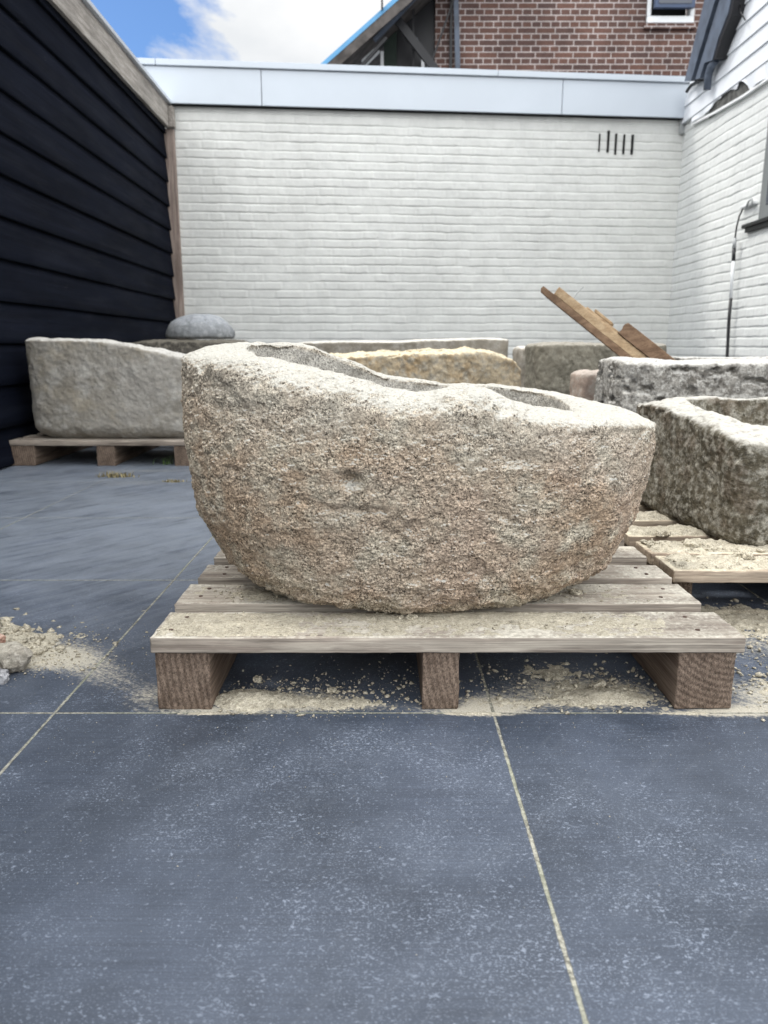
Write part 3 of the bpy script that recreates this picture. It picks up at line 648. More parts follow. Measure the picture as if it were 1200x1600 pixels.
# overhanging roof on the left of the gable: it rises to the right
p0 = at_y(508, 97, HY - 0.55); p1 = at_y(650, -30, HY - 0.55)
slope = (p1[2] - p0[2]) / (p1[0] - p0[0])
def zr(x, t=0): return p0[2] + (x - p0[0]) * slope + t
xa, xb = p0[0] - 0.7, p1[0] + 0.9
hpart(MB().prism([(xa, zr(xa, -0.012)), (xb, zr(xb, -0.012)), (xb, zr(xb, -0.10)), (xa, zr(xa, -0.10))], 'y', HY - 0.53, HY + 3.0).build('roof', M_soffit, None))
hpart(MB().prism([(xa, zr(xa, 0.02)), (xb, zr(xb, 0.02)), (xb, zr(xb, -0.035)), (xa, zr(xa, -0.035))], 'y', HY - 0.56, HY - 0.533).build('verge_strip', M_blue, None))
hpart(MB().prism([(xa, zr(xa, -0.037)), (xb, zr(xb, -0.037)), (xb, zr(xb, -0.155)), (xa, zr(xa, -0.155))], 'y', HY - 0.555, HY - 0.533).build('barge_board', M_soffit, None))
def hseg(a, b, Y, w, nm, mt, d=0.05):
    A, B = Vector(at_y(*a, Y)), Vector(at_y(*b, Y)); u = (B - A).normalized(); n_ = Vector((-u.z, 0, u.x)) * w / 2
    pl = [(A + n_), (B + n_), (B - n_), (A - n_)]
    hpart(MB().prism([(q.x, q.z) for q in pl], 'y', Y, Y + d).build(nm, mt, None))
hseg((612, 18), (688, 118), HY - 0.30, 0.085, 'brace', M_black)
hseg((650, 60), (682, 120), HY - 0.22, 0.03, 'brace', M_slateblue)
hseg((585, 62), (655, -12), HY - 0.40, 0.04, 'rafter', M_slateblue)
hseg((556, 112), (604, 58), HY - 0.45, 0.03, 'rafter', M_black)
hseg((646, 5), (646, 120), HY - 0.15, 0.022, 'hanger_rod', M_black, 0.02)
hseg((706, -30), (704, 130), HY - 0.06, 0.030, 'downpipe', M_black)
hseg((712, -30), (716, 130), HY - 0.09, 0.055, 'downpipe', M_slateblue)
hseg((712, -10), (669, 112), HY - 0.12, 0.02, 'tie_rod', M_black, 0.02)
xg0, xg1 = at_y(600, 80, HY + 0.02)[0], at_y(620, 80, HY + 0.02)[0]
hpart(MB().prism([(xg1, 2.5), (x0 - 0.002, 2.5), (x0 - 0.002, zr(x0, -0.11)), (xg1, zr(xg1, -0.11))], 'y', HY + 0.05, HY + 0.2).build('dark_side_wall', M_black, None))
hpart(MB().prism([(xg0, 2.5), (xg1 - 0.002, 2.5), (xg1 - 0.002, zr(xg1, -0.11)), (xg0, zr(xg0, -0.11))], 'y', HY + 0.03, HY + 0.2).build('green_board', M_green, None))
hseg((597, 125), (597, 80), HY - 0.02, 0.035, 'white_post', M_whitep)
hseg((660, 125), (661, 92), HY - 0.02, 0.035, 'white_post', M_whitep)
hseg((568, 98), (590, 76), HY - 0.02, 0.07, 'white_panel', M_whitep)
hseg((597, 15), (597, -20), HY - 0.60, 0.02, 'roof_pole', M_black, 0.02)

# ------------------------------------------------------------------ black board fence on the left
fence = empty('board_fence', (-1.62, 6.0, 0)); tag(fence, 'black horizontal weatherboard fence with a grey top board along the left side', 'fence')
FA = 0.0187
def fx_at(y): return -1.62 + (6.0 - y) * FA
def fpart(o): o.parent = fence; o.matrix_parent_inverse = Matrix.Translation(-fence.location); return o
ys = np.linspace(-0.6, 6.0, 560)
rowsV = []; prof = []
for k in range(-3, 10):
    zb = 0.5 + 0.168 * k; zt = zb + 0.172
    z0_, z1_ = max(zb, 0.01), min(zt, 2.06)
    if z1_ <= z0_: continue
    for t in (0, 0, 0.02, 0.25, 0.5, 0.75, 1.0):
        prof.append((k, z0_ + (z1_ - z0_) * t, None))
V = []; cols_ = len(ys); idx = 0
last = None; c0 = 0
allz = []
for (k, z, _) in prof:
    first = last != k; last = k; c0 = 0 if first else c0 + 1
    zb = 0.5 + 0.168 * k; u = (z - zb) / 0.172
    out = 0.000 if c0 == 0 else (0.021 if c0 == 1 else (0.0235 if c0 == 2 else 0.0235 - 0.018 * u))
    Pk = np.stack([ys * 0 + k * 3.0, ys, ys * 0 + z * 4], 1)
    wv = 0.0022 * noise(Pk, 1.7, 60 + k) + 0.0010 * fbm(np.stack([ys * 0 + k, ys * 0.6, ys * 0 + z * 22], 1), 6, 3, 0.6, 3)
    zwob = 0.0020 * noise(np.stack([ys * 0 + k, ys, ys * 0], 1), 1.3, 80 + k) if c0 <= 2 else 0
    V.append(np.stack([fx_at(ys) + out + (wv if c0 else 0), ys, z + zwob + ys * 0], 1))
V = np.concatenate(V); nr = len(prof)
F = grid_faces(nr, cols_)
me = mesh('boards', V, F)
if me.polygons[20].normal.x < 0: me.flip_normals()
fb = link('boards', me, M_fence, None, smooth=False); fpart(fb)
import bmesh
def yprism(nm, x0f, x1f, y0, y1, z0, z1, mt, bev=0.002):
    V = [(fx_at(y) + dx, y, z) for dx in (x0f, x1f) for y in (y0, y1) for z in (z0, z1)]
    return fpart(MB().add(V, [(0, 1, 3, 2), (4, 6, 7, 5), (0, 4, 5, 1), (2, 3, 7, 6), (0, 2, 6, 4), (1, 5, 7, 3)]).build(nm, mt, None, bevel=bev))
yprism('backing', -0.06, -0.004, -0.6, 6.0, 0, 2.05, M_dark, 0)
yprism('top_board', 0.028, 0.052, -0.6, 6.03, 2.045, 2.205, M_greywood)
yprism('cap_strip', -0.08, 0.075, -0.6, 6.04, 2.207, 2.232, M_trim)
yprism('end_post', 0.002, 0.078, 6.004, 6.045, 0.0, 2.043, M_postwood)
yprism('end_block', 0.054, 0.09, 5.97, 6.03, 2.05, 2.19, M_greywood)

# ------------------------------------------------------------------ pallets
def board(nm, x0, x1, y0, y1, z0, z1, mt, parent, seed, step=(0.012, 0.008, 0.008), amp=1.0, r=0.0025):
    size = (x1 - x0, y1 - y0, z1 - z0); c = ((x0 + x1) / 2, (y0 + y1) / 2, (z0 + z1) / 2)
    along = 0 if size[0] > size[1] else 1
    def disp(V, N):
        Q = V.copy(); Q[:, along] *= 0.08
        d = fbm(Q, 90, 3, 0.6, seed) * 0.0006 * amp
        e = noise(V, 70, seed + 3) * 0.0007 * amp
        edge = (np.sum(np.abs(N) > 0.2, axis=1) > 1)
        chips = np.clip(fbm(V, 55, 3, 0.6, seed + 9) - 0.25, 0, 1) * -0.006 * edge
        out = N * (d + e + chips)[:, None]
        t = V[:, along] / size[along]
        out[:, 2] += (noise(np.stack([t * 2.0, t * 0, t * 0], 1), 1.0, seed + 5)) * 0.0012 * amp
        return out
    return round_box(nm, size, r, step, mt, parent, c, disp=disp)
def pallet(loc, w, planks, label, cat_group, mats, rz=0, wz=0.085, th=0.0225, seed=0, sy0=0.004, strw=(0.078, 0.05, 0.075), step=(0.012, 0.008, 0.008)):
    p = empty('wooden_pallet', loc, rz); tag(p, label, 'pallet', cat_group)
    ymax = planks[-1][1]
    xs = [(0.004, strw[0]), (0.368, 0.368 + strw[1]), (w - strw[2] - 0.009, w - 0.009)]
    for i, (a, b) in enumerate(xs):
        board('stringer', a, b, sy0, ymax - 0.004, 0.0, wz - 0.0008, mats[1], p, seed + 50 + i, step=(0.006, 0.02, 0.006), amp=1.2, r=0.002)
    for i, (a, b) in enumerate(planks):
        rr = random.Random(seed * 31 + i)
        pk = board('plank', rr.uniform(-0.004, 0.003) if i else 0, w + (rr.uniform(-0.006, 0.004) if i else 0), a, b, wz, wz + th, mats[0], p, seed + i, step=step)
        if seed != 2 and i < 4:
            for xx in (xs[0][0] + .03, xs[2][0] + .04):
                for q in (.3, .72):
                    nx, ny = xx + rr.uniform(-.012, .012), a + (b - a) * q + rr.uniform(-.006, .006); rn = .0032
                    f = MB().tube([(nx, ny, wz + th - .004), (nx, ny, wz + th + .0012)], rn, 10).build('nail', M_rust, pk)
    return p
MAIN = pallet((-0.3155, 0.955, 0), 0.803, [(0.0, 0.102), (0.136, 0.232), (0.268, 0.346), (0.392, 0.47), (0.53, 0.62), (0.70, 0.80)],
       'weathered pallet in the foreground under the large brown stone trough', 'wooden pallets', (M_plank, M_stringer), seed=1, strw=(0.078, 0.05, 0.078))
pallet((0.505, 1.262, 0), 0.95, [(0.0, 0.098), (0.112, 0.205), (0.245, 0.335), (0.39, 0.48), (0.55, 0.65)],
       'powder covered pallet under the dark mottled trough on the right', 'wooden pallets', (M_plank_dirty, M_stringer), seed=2, sy0=.06, strw=(.06, .05, .075))
pallet((-1.565, 3.12, 0), 0.775, [(0.0, 0.095), (0.13, 0.22), (0.27, 0.36), (0.42, 0.51), (0.56, 0.65)],
       'grey pallet beside the black fence under the smooth grey trough', 'wooden pallets', (M_plank_far, M_stringer), seed=3, strw=(0.11, 0.075, 0.075), step=(0.02, 0.02, 0.012))

# ------------------------------------------------------------------ stone troughs
def superell(a, n):
    c, s = np.cos(a), np.sin(a)
    r = (np.abs(c) ** n + np.abs(s) ** n) ** (-1.0 / n)
    return r * c, r * s
def trough(name, loc, outer, inner, H, mat, label, nphi=400, nz=110, expo=3.0, expi=2.6, base_r=0.03, rz=0.0, seed=0, disp=None,
           rim_drop=0.02, rim_n=24, expo0=None, front_dense=True, floor=0.35, cat='stone trough', group='hollowed stone troughs'):
    """outer(h)->xl,xr,yf,yb at height fraction-free height h; inner=(xl,xr,yf,yb); H(x,y)->rim height"""
    t = np.linspace(0, 1, nphi, endpoint=False)
    ph = 2 * math.pi * t - math.pi / 2
    if front_dense: ph = ph - 0.55 * np.sin(2 * math.pi * t) * -1 * -1   # more columns on the side facing -Y
    ex, ey = superell(ph, expo); e1x, e1y = ex, ey
    if expo0: e0x, e0y = superell(ph, expo0)
    ix, iy = superell(ph, expi)
    def ring(ext, X, Y):
        xl, xr, yf, yb = ext
        cx, cy = (xl + xr) / 2, (yf + yb) / 2
        return cx + X * (xr - xl) / 2, cy + Y * (yb - yf) / 2
    topx, topy = ring(outer(1e9), ex, ey)
    rd = rim_drop if not callable(rim_drop) else rim_drop(topx, topy)
    Hr = H(topx, topy)
    rows = []
    b0 = outer(0.0)
    if expo0: ex, ey = e0x, e0y
    for k in range(1, 9):                                   # underside
        f = k / 8.0
        x, y = ring(b0, ex, ey); cx, cy = (b0[0] + b0[1]) / 2, (b0[2] + b0[3]) / 2
        rows.append((cx + (x - cx) * f, cy + (y - cy) * f, np.zeros(nphi)))
    us = np.linspace(0, 1, nz)[1:] ** 1.12
    for u in us:                                            # outer wall
        h = (Hr - rd) * u; h = np.maximum(h, 0)
        xl, xr, yf, yb = outer(h)
        cx, cy = (xl + xr) / 2, (yf + yb) / 2
        if expo0:
            kk = sstep(0.0, 0.16, h); ex, ey = e0x * (1 - kk) + e1x * kk, e0y * (1 - kk) + e1y * kk
        rows.append((cx + ex * (xr - xl) / 2, cy + ey * (yb - yf) / 2, h))
    ox, oy, oh = rows[-1]
    nx_, ny_ = ring(inner, ix, iy); Hi = H(nx_, ny_)
    for k in range(1, rim_n + 1):                           # rim: falls off outwards, edge rounded inwards
        f = k / rim_n
        x = ox + (nx_ - ox) * f; y = oy + (ny_ - oy) * f
        hh = Hr + (Hi - Hr) * f
        rise = rd * math.sin(math.acos(max(0.0, 1 - f / 0.70)))
        fall = 0.006 * max(0, (f - 0.8) / 0.2) ** 2
        rows.append((x, y, hh - rd + rise - fall))
    cx, cy = (inner[0] + inner[1]) / 2, (inner[2] + inner[3]) / 2
    zt = rows[-1][2]; nin = max(18, nz // 4)
    for k in range(1, nin):
        f = k / (nin - 1)
        sc = (1 - f ** 3.0) * 0.97 + 0.03 - 0.0
        z = zt + (floor * float(np.mean(Hr)) - zt) * (1 - (1 - f) ** 2.2)
        rows.append((cx + (nx_ - cx) * sc, cy + (ny_ - cy) * sc, z))
    G = np.stack([np.stack(r, 1) for r in rows])            # (rows, nphi, 3)
    # normals
    dj = np.roll(G, -1, 1) - np.roll(G, 1, 1); di = np.empty_like(G); di[1:-1] = G[2:] - G[:-2]; di[0] = G[1] - G[0]; di[-1] = G[-1] - G[-2]
    N = np.cross(dj, di); N /= np.maximum(np.linalg.norm(N, axis=2, keepdims=True), 1e-9)
    V = G.reshape(-1, 3); N = N.reshape(-1, 3)
    Wv = V + N * (disp(V, N)[:, None])
    Wv[:, 2] = np.maximum(Wv[:, 2], 0.0)
    F = grid_faces(G.shape[0], nphi, True)
    caps = [list(range(nphi))[::-1], [(G.shape[0] - 1) * nphi + j for j in range(nphi)]]
    nv = len(Wv)
    V2 = np.vstack([Wv, Wv[:nphi].mean(0), Wv[-nphi:].mean(0)])
    j = np.arange(nphi); j2 = (j + 1) % nphi
    f1 = np.stack([j2, j, j * 0 + nv, j * 0 + nv], 1); base = (G.shape[0] - 1) * nphi
    f2 = np.stack([base + j, base + j2, j * 0 + nv + 1, j * 0 + nv + 1], 1)
    me = bpy.data.meshes.new(name)
    tri = np.concatenate([f1[:, :3], f2[:, :3]])
    me.vertices.add(len(V2)); me.vertices.foreach_set('co', V2.ravel())
    loops = np.concatenate([F.ravel(), tri.ravel()]).astype(np.int32)
    starts = np.concatenate([np.arange(len(F)) * 4, len(F) * 4 + np.arange(len(tri)) * 3]).astype(np.int32)
    me.loops.add(len(loops)); me.loops.foreach_set('vertex_index', loops)
    me.polygons.add(len(starts)); me.polygons.foreach_set('loop_start', starts)
    me.update(calc_edges=True)
    inn = np.zeros(len(V2)); first = G.shape[0] - (nin - 1)
    inn[first * nphi:nv] = 1; inn[-1] = 1
    at = me.attributes.new('inner', 'FLOAT', 'POINT'); at.data.foreach_set('value', inn.astype(np.float32))
    o = link(name, me, mat); o.location = loc; o.rotation_euler = (0, 0, rz)
    tag(o, label, cat, group)
    return o
def stone_disp(a1, a2, a3, seed, s1=7, s2=28, s3=110, ridge=False):
    def f(V, N):
        side = 1.0
        d = a1 * fbm(V, s1, 3, 0.5, seed) + a2 * fbm(V, s2, 3, 0.6, seed + 5, ridge) + a3 * fbm(V, s3, 2, 0.7, seed + 9)
        low = sstep(0.0, 0.004, V[:, 2]) 
        return d * (0.25 + 0.75 * low)
    return f

# the large trough in front
hx = lambda tab: (np.array([p[0] for p in tab]), np.array([p[1] for p in tab]))
T_xl = hx([(0, -.16), (.01, -.205), (.025, -.236), (.05, -.264), (.126, -.295), (.21, -.310), (.27, -.316), (.36, -.316), (.5, -.312)])
T_xr = hx([(0, .25), (.01, .295), (.025, .334), (.05, .368), (.115, .399), (.18, .415), (.23, .423), (.27, .421), (.30, .416), (.5, .416)])
T_yf = hx([(0, 1.045), (.008, 1.022), (.022, 1.006), (.05, .992), (.12, .985), (.22, .980), (.30, .990), (.5, 1.0)])
T_yb = hx([(0, 1.40), (.02, 1.44), (.08, 1.48), (.25, 1.50), (.5, 1.50)])
def hero_outer(h):
    h = np.minimum(h, 0.4)
    return (np.interp(h, *T_xl), np.interp(h, *T_xr), np.interp(h, *T_yf), np.interp(h, *T_yb))
H_f = hx([(-.33, .374), (-.30, .376), (-.25, .384), (-.215, .385), (-.195, .378), (-.17, .364), (-.135, .352), (-.09, .350), (-.054, .342), (-.02, .329), (0, .321), (.036, .319), (.07, .322), (.09, .329), (.134, .328), (.162, .313), (.207, .300), (.255, .291), (.33, .284), (.42, .280), (.45, .276)])
H_b = hx([(-.33, .378), (-.28, .383), (-.24, .384), (-.2, .391), (-.16, .388), (-.125, .379), (-.075, .360), (-.03, .341), (0, .329), (.04, .322), (.075, .319), (.13, .314), (.2, .314), (.26, .307), (.30, .301), (.34, .294), (.385, .286), (.45, .276)])
def hero_H(x, y):
    t = sstep(1.12, 1.36, y)
    return np.interp(x, *H_f) * (1 - t) + np.interp(x, *H_b) * t
def hero_disp(V, N):
    up = np.clip(N[:, 2], 0, 1); w = 1 - 0.45 * up ** 1.5
    Q = V * np.array([1, 1, 1.35])
    big = 0.0075 * fbm(V, 6.5, 3, 0.5, 3)
    scoop = -0.014 * np.clip(fbm(Q, 15, 3, 0.6, 21) - 0.15, 0, 1) - 0.0035 * np.abs(fbm(Q, 31, 3, 0.6, 33))
    tool = 0.0016 * noise(V @ np.array([[0.8, 0, 0.6], [0, 1, 0], [-0.6, 0, 0.8]]).T * np.array([0.45, 1, 1.6]), 60, 55)
    fine = 0.0026 * fbm(Q, 135, 3, 0.8, 41) - 0.0045 * np.clip(fbm(Q, 230, 2, 0.7, 47) - 0.22, 0, 1)
    # rough flaked zone low down
    low = sstep(0.085, 0.03, V[:, 2]) * sstep(0.0, 0.01, V[:, 2])
    flake = low * (0.008 * fbm(V * np.array([1, 1, 2.2]), 26, 4, 0.6, 71, True) - 0.004)
    hole = -0.020 * np.exp(-(((V[:, 0] + 0.045) / 0.014) ** 2 + ((V[:, 2] - 0.207) / 0.010) ** 2)) - 0.008 * np.exp(-(((V[:, 0] + 0.03) / 0.03) ** 2 + ((V[:, 2] - 0.165) / 0.006) ** 2)) * (V[:, 1] < 1.2)
    hole += -0.006 * np.exp(-(((V[:, 0] - 0.19) / 0.035) ** 2 + ((V[:, 2] - 0.235) / 0.010) ** 2)) * (V[:, 1] < 1.2)
    return (big * (1 - 0.3 * up) + .006 * up * fbm(V, 15, 3, .6, 91) - .005 * up * np.clip(fbm(V, 38, 3, .6, 95) - .1, 0, 1) + (scoop + tool) * w + fine * (1 - 0.55 * up) + flake + hole * w) * (0.2 + 0.8 * sstep(0, 0.003, V[:, 2]))
hero = trough('stone_trough', (0, 0, 0.109), hero_outer, (-.215, .300, 1.072, 1.435), hero_H, S_hero,
       'large rough brown trough with a slanting rim on the front pallet', nphi=1500, nz=340, expo=2.7, expi=2.4, seed=3, disp=hero_disp,
       rim_drop=lambda x, y: .015 + .030 * sstep(1.20, 1.04, y) * sstep(.32, .12, x) * sstep(-.33, -.25, x), rim_n=90, expo0=2.05, floor=0.3)

def simple_outer(xl, xr, yf, yb, taper=0.02, rb=0.03, hb=0.04):
    def f(h):
        h = np.minimum(h, 0.6)
        k = rb * (1 - np.clip(h / hb, 0, 1)) ** 2 + taper * (1 - np.clip(h / 0.4, 0, 1))
        return (xl + k, xr - k, yf + k, yb - k)
    return f
def tabH(tab, back=0.0, y0=3.2):
    X, Y = hx(tab); return lambda x, y: np.interp(x, X, Y) + back * np.clip(y - y0, 0, 1)
D = stone_disp
trough('stone_trough', (0, 0, 0.109), simple_outer(-1.508, -0.72, 3.135, 3.60, 0.012, 0.045, 0.06), (-1.42, -0.80, 3.22, 3.52),
       tabH([(-1.5, .421), (-1.45, .420), (-1.38, .418), (-1.28, .417), (-1.22, .415), (-1.163, .410), (-1.11, .402), (-1.06, .395), (-1.02, .388), (-.98, .380), (-.91, .364), (-.837, .347), (-.7, .32)], -.09), S_grey,
       'smooth grey trough with a sloping rim on the pallet by the black fence', nphi=420, nz=120, expo=4.5, expi=3, disp=D(.009, .005, .0025, 5, 6, 24, 70), rim_drop=.02)
trough('stone_trough', (0, 0, 0), simple_outer(-1.52, -0.86, 4.5, 5.1, 0.01), (-1.25, -0.98, 4.66, 4.92), tabH([(-1.5, .522), (-1.4, .53), (-.84, .527)]), S_darkb,
       'dark lichened trough in the back left corner with a round stone on it', nphi=260, nz=60, expo=5, disp=D(.008, .005, .002, 8), rim_drop=.02)
trough('stone_trough', (0, 0, 0), simple_outer(-.50, .682, 4.15, 4.65, 0.01), (-.42, .60, 4.24, 4.56), tabH([(-.5, .508), (-.43, .514), (-.2, .516), (.1, .518), (.25, .526), (.5, .533), (.68, .533)]), S_beige,
       'long beige trough standing in front of the white back wall', nphi=420, nz=70, expo=8, disp=D(.006, .004, .002, 12), rim_drop=.012)
trough('stone_trough', (0, 0, 0), simple_outer(-.25, .525, 2.86, 3.28, 0.01), (-.17, .44, 2.95, 3.2), tabH([(-.25, .455), (-.13, .462), (0, .468), (.2, .472), (.35, .474), (.42, .466), (.48, .445), (.53, .41)]), S_yellow,
       'yellow stained trough with a rounded end behind the big brown trough', nphi=520, nz=110, expo=5, disp=D(.012, .011, .005, 15, 7, 22, 60), rim_drop=.018)
trough('stone_trough', (0, 0, 0), simple_outer(.655, 1.215, 3.28, 3.62, 0.0), (.74, 1.13, 3.36, 3.55), tabH([(.57, .49), (.62, .502), (1.2, .506)]), S_brown,
       'grey brown trough in the back right under the leaning timber', nphi=360, nz=90, expo=9, disp=D(.006, .006, .003, 18), rim_drop=.015)
trough('stone_block', (0, 0, 0), simple_outer(.69, 1.10, 3.88, 4.2, 0.01), (.74, 1.04, 3.95, 4.18), tabH([(.6, .485), (1.1, .49)]), S_beige,
       'pale block seen in the narrow gap left of the grey brown trough', nphi=200, nz=50, expo=6, disp=D(.006, .005, .002, 22), rim_drop=.02, cat='stone block', floor=0.9, group=None)
trough('stone_block', (0, 0, 0), simple_outer(.72, .97, 2.80, 3.02, 0.01), (.79, .90, 2.87, 2.95), tabH([(.65, .385), (.70, .398), (.9, .398)]), S_pink,
       'small pinkish block beside the left end of the pitted white trough', nphi=200, nz=60, expo=5, disp=D(.006, .004, .002, 25), rim_drop=.02, cat='stone block', floor=0.92, group=None)
def pit_disp(V, N):
    d = .010 * fbm(V, 7, 3, .5, 28) - .045 * np.clip(fbm(V * np.array([1, 1, 1.4]), 24, 3, .6, 29) - .18, 0, 1) + .003 * fbm(V, 60, 3, .7, 30)
    return d * (1 - 0.4 * np.clip(N[:, 2], 0, 1))
trough('stone_trough', (0, 0, 0), simple_outer(.715, 1.75, 2.28, 2.70, 0.0), (.81, 1.65, 2.38, 2.64), tabH([(.6, .445), (.70, .462), (.76, .455), (.82, .448), (1.0, .452), (1.2, .452), (1.7, .45)]), S_pitted,
       'pitted whitish trough holding the leaning timber', nphi=700, nz=150, expo=5, disp=pit_disp, rim_drop=.02, floor=0.33)
RT = R(7.0)
def rt_disp(V, N):
    return .009 * fbm(V, 8, 3, .5, 51) - .012 * np.clip(fbm(V, 19, 3, .6, 52) - .1, 0, 1) + .0035 * fbm(V, 55, 3, .7, 53)
trough('stone_trough', (0.665, 1.385, 0.109), simple_outer(0, .95, 0, .50, 0.006, 0.012, 0.02), (.080, .87, .09, .44), lambda x, y: .214 + .125 * np.minimum(y, .38) - .04 * np.clip(y - .36, 0, 1) + 0 * x, S_mottled,
       'dark mottled rectangular trough on the powdery pallet at the right edge', nphi=800, nz=170, expo=16, expi=6, disp=rt_disp, rim_drop=.018, floor=0.45, rz=RT)

# round blue-grey stone on the dark trough
def dome():
    n, k = 90, 40; V = []
    for i in range(k + 1):
        f = i / k
        if f < .75:
            t = math.pi / 2 * (1 - f / .75); r = math.cos(t) ** .8; z = .135 * math.sin(t) ** .85
        else:
            t = (f - .75) / .25; r = 1 - .10 * math.sin(t * math.pi / 2) - .9 * max(0, t - .5) * 1.98; z = -.012 * math.sin(min(1, t * 2) * math.pi / 2)
        r = max(r, 0.0005)
        for j in range(n):
            a = 2 * math.pi * j / n
            V.append((0.205 * r * math.cos(a), 0.20 * r * math.sin(a), z))
    V = np.array(V); V += V / np.maximum(np.linalg.norm(V, axis=1)[:, None], .01) * (fbm(V, 12, 3, .5, 77) * .014 * sstep(-.01, .01, V[:, 2]))[:, None]
    me = mesh('round_stone', V, grid_faces(k + 1, n, True))
    o = link('round_stone', me, S_blue); o.location = (-1.125, 4.76, .545)
    tag(o, 'blue grey rounded stone lying on the dark lichened trough', 'stone')
dome()

# ------------------------------------------------------------------ leaning broken timber
lt = empty('broken_timber', (1.1, 2.45, .155)); tag(lt, 'nailed broken pieces of brown timber leaning out of the pitted trough', 'timber')
u = Vector((-.32, .2, .285)).normalized(); v = Vector((0.25, 1, 0)); v = (v - u * v.dot(u)).normalized(); w = u.cross(v)
if w.z < 0: w = -w
Rm = np.array([[u.x, v.x, w.x], [u.y, v.y, w.y], [u.z, v.z, w.z]])
def tim(nm, c, size, mt, seed):
    def disp(V, N):
        e = N * (fbm(V * np.array([.1, 1, 1]), 80, 3, .6, seed) * .0012)[:, None]
        endk = sstep(size[0] / 2 - .02, size[0] / 2, np.abs(V[:, 0]))
        e[:, 0] += endk * noise(V, 60, seed + 2) * .006
        return e
    round_box(nm, size, .002, (.02, .01, .01), mt, lt, tuple(Rm @ np.array(c) + np.array((.03, 0, 0))), rot=Rm, disp=disp)
tim('plank', (.42, 0, .022), (.84, .10, .022), M_redwood, 1)
tim('plank', (.40, -.03, .0485), (.79, .035, .030), M_newwood, 2)
tim('plank', (.30, -.015, .088), (.46, .075, .046), M_redwood, 3)
tim('splintered_board', (.56, .035, .066), (.24, .08, .012), M_newwood, 4)
tim('splintered_board', (.62, .03, .078), (.08, .06, .010), M_newwood, 6)
nl = MB().tube([tuple(Rm @ np.array(q) + np.array((.03, 0, 0))) for q in ((.74, 0, .05), (.745, .0, .085), (.742, -.0, .115))], .0022, 6).build('nail', M_greycable, lt)

# ------------------------------------------------------------------ powder, grit and rubble
rs = np.random.RandomState(7)
def sand_patch(x0, x1, y0, y1, hf, step=0.0035, base=0.0, keepout=None):
    xs = np.arange(x0, x1, step); ysn = np.arange(y0, y1, step)
    X, Y = np.meshgrid(xs, ysn, indexing='ij'); Pn = np.stack([X.ravel(), Y.ravel(), 0 * X.ravel()], 1)
    z = hf(Pn[:, 0], Pn[:, 1], Pn)
    Pn = Pn.copy(); Pn[:, 2] = base + z
    F = grid_faces(len(xs), len(ysn))
    keep = (z[F] > -0.0012).any(1)
    return Pn, F[keep]
def lump(Pn, seed, a=.006):
    return a * fbm(Pn, 26, 4, .65, seed) + a * .6 * np.clip(fbm(Pn, 80, 3, .6, seed + 3), 0, 1) + (.0022 * (a > .003) + .0008) * fbm(Pn, 190, 2, .7, seed + 6)
def gauss(x, y, cx, cy, sx, sy): return np.exp(-((x - cx) / sx) ** 2 - ((y - cy) / sy) ** 2)
pats = []
pats.append(sand_patch(-.24, .06, .945, 1.20, lambda x, y, Q: .014 * gauss(x, y, -.19, .99, .05, .028) + .008 * gauss(x, y, -.09, .98, .09, .022) - .0045 + lump(Q, 3, .0045)))
pats.append(sand_patch(.105, .42, .945, 1.22, lambda x, y, Q: .011 * gauss(x, y, .33, 1.00, .08, .035) + .006 * gauss(x, y, .2, .98, .08, .022) + .005 * gauss(x, y, .28, 1.08, .10, .04) - .005 + lump(Q, 13, .005)))
pats.append(sand_patch(.47, 1.2, .95, 1.45, lambda x, y, Q: .006 * gauss(x, y, .58, 1.01, .07, .05) + .010 * gauss(x, y, .72, 1.30, .3, .09) - .005 + lump(Q, 23, .006)))
pats.append(sand_patch(-1.05, -.36, .98, 1.36, lambda x, y, Q: .045 * gauss(x, y, -.88, 1.18, .20, .10) + .012 * gauss(x, y, -.66, 1.165, .09, .055) - .005 + lump(Q, 33, .006)))
pats.append(sand_patch(-.32, .50, .936, .952, lambda x, y, Q: .0022 * (gauss(x, y, -.24, .948, .06, .004) + gauss(x, y, .12, .948, .05, .006) + gauss(x, y, .42, .948, .05, .004)) - .0013 + lump(Q, 43, .0014), step=.002))
# powder lying on the planks of the right pallet and in small drifts on the front pallet
top = .085 + .0225 + .0008
for (a, b) in ((0.0, .098), (.112, .205), (.245, .335), (.39, .48)):
    y0 = 1.262 + a + .005; y1 = 1.262 + b - .005
    def hf(x, y, Q, y0=y0, y1=y1):
        ed = sstep(y0, y0 + .012, y) * sstep(y1, y1 - .012, y) * sstep(.508, .53, x)
        return (.0045 + lump(Q, 63, .009)) * ed - .0016 * (1 - ed) - .0005
    pats.append(sand_patch(.507, 1.2, y0, y1, hf, base=top))
def hf(x, y, Q):
    ed = sstep(.958, .965, y) * sstep(1.056, 1.045, y)
    return (.0022 * gauss(x, y, -.25, 1.005, .06, .04) + .0034 * gauss(x, y, .17, 1.03, .12, .03) + .0026 * gauss(x, y, 0.05, 1.035, .1, .025) - .0012 + lump(Q, 73, .0022)) * ed - .002 * (1 - ed)
pats.append(sand_patch(-.31, .40, .958, 1.056, hf, step=.0028, base=top))
def hf(x, y, Q): return (.005 * gauss(x, y, -.2, 1.13, .04, .03) + .003 * gauss(x, y, .3, 1.14, .06, .03) - .0015 + lump(Q, 83, .003)) * sstep(1.093, 1.10, y) * sstep(1.186, 1.178, y) - .0012
pats.append(sand_patch(-.3, .42, 1.094, 1.185, hf, step=.0028, base=top))
V = []; F = []; k = 0
for a, b in pats: V.append(a); F.append(b + k); k += len(a)
V = np.concatenate(V); F = np.concatenate(F)
used, inv = np.unique(F, return_inverse=True)
me = mesh('stone_powder', V[used], inv.reshape(F.shape))
if me.polygons[0].normal.z < 0: me.flip_normals()
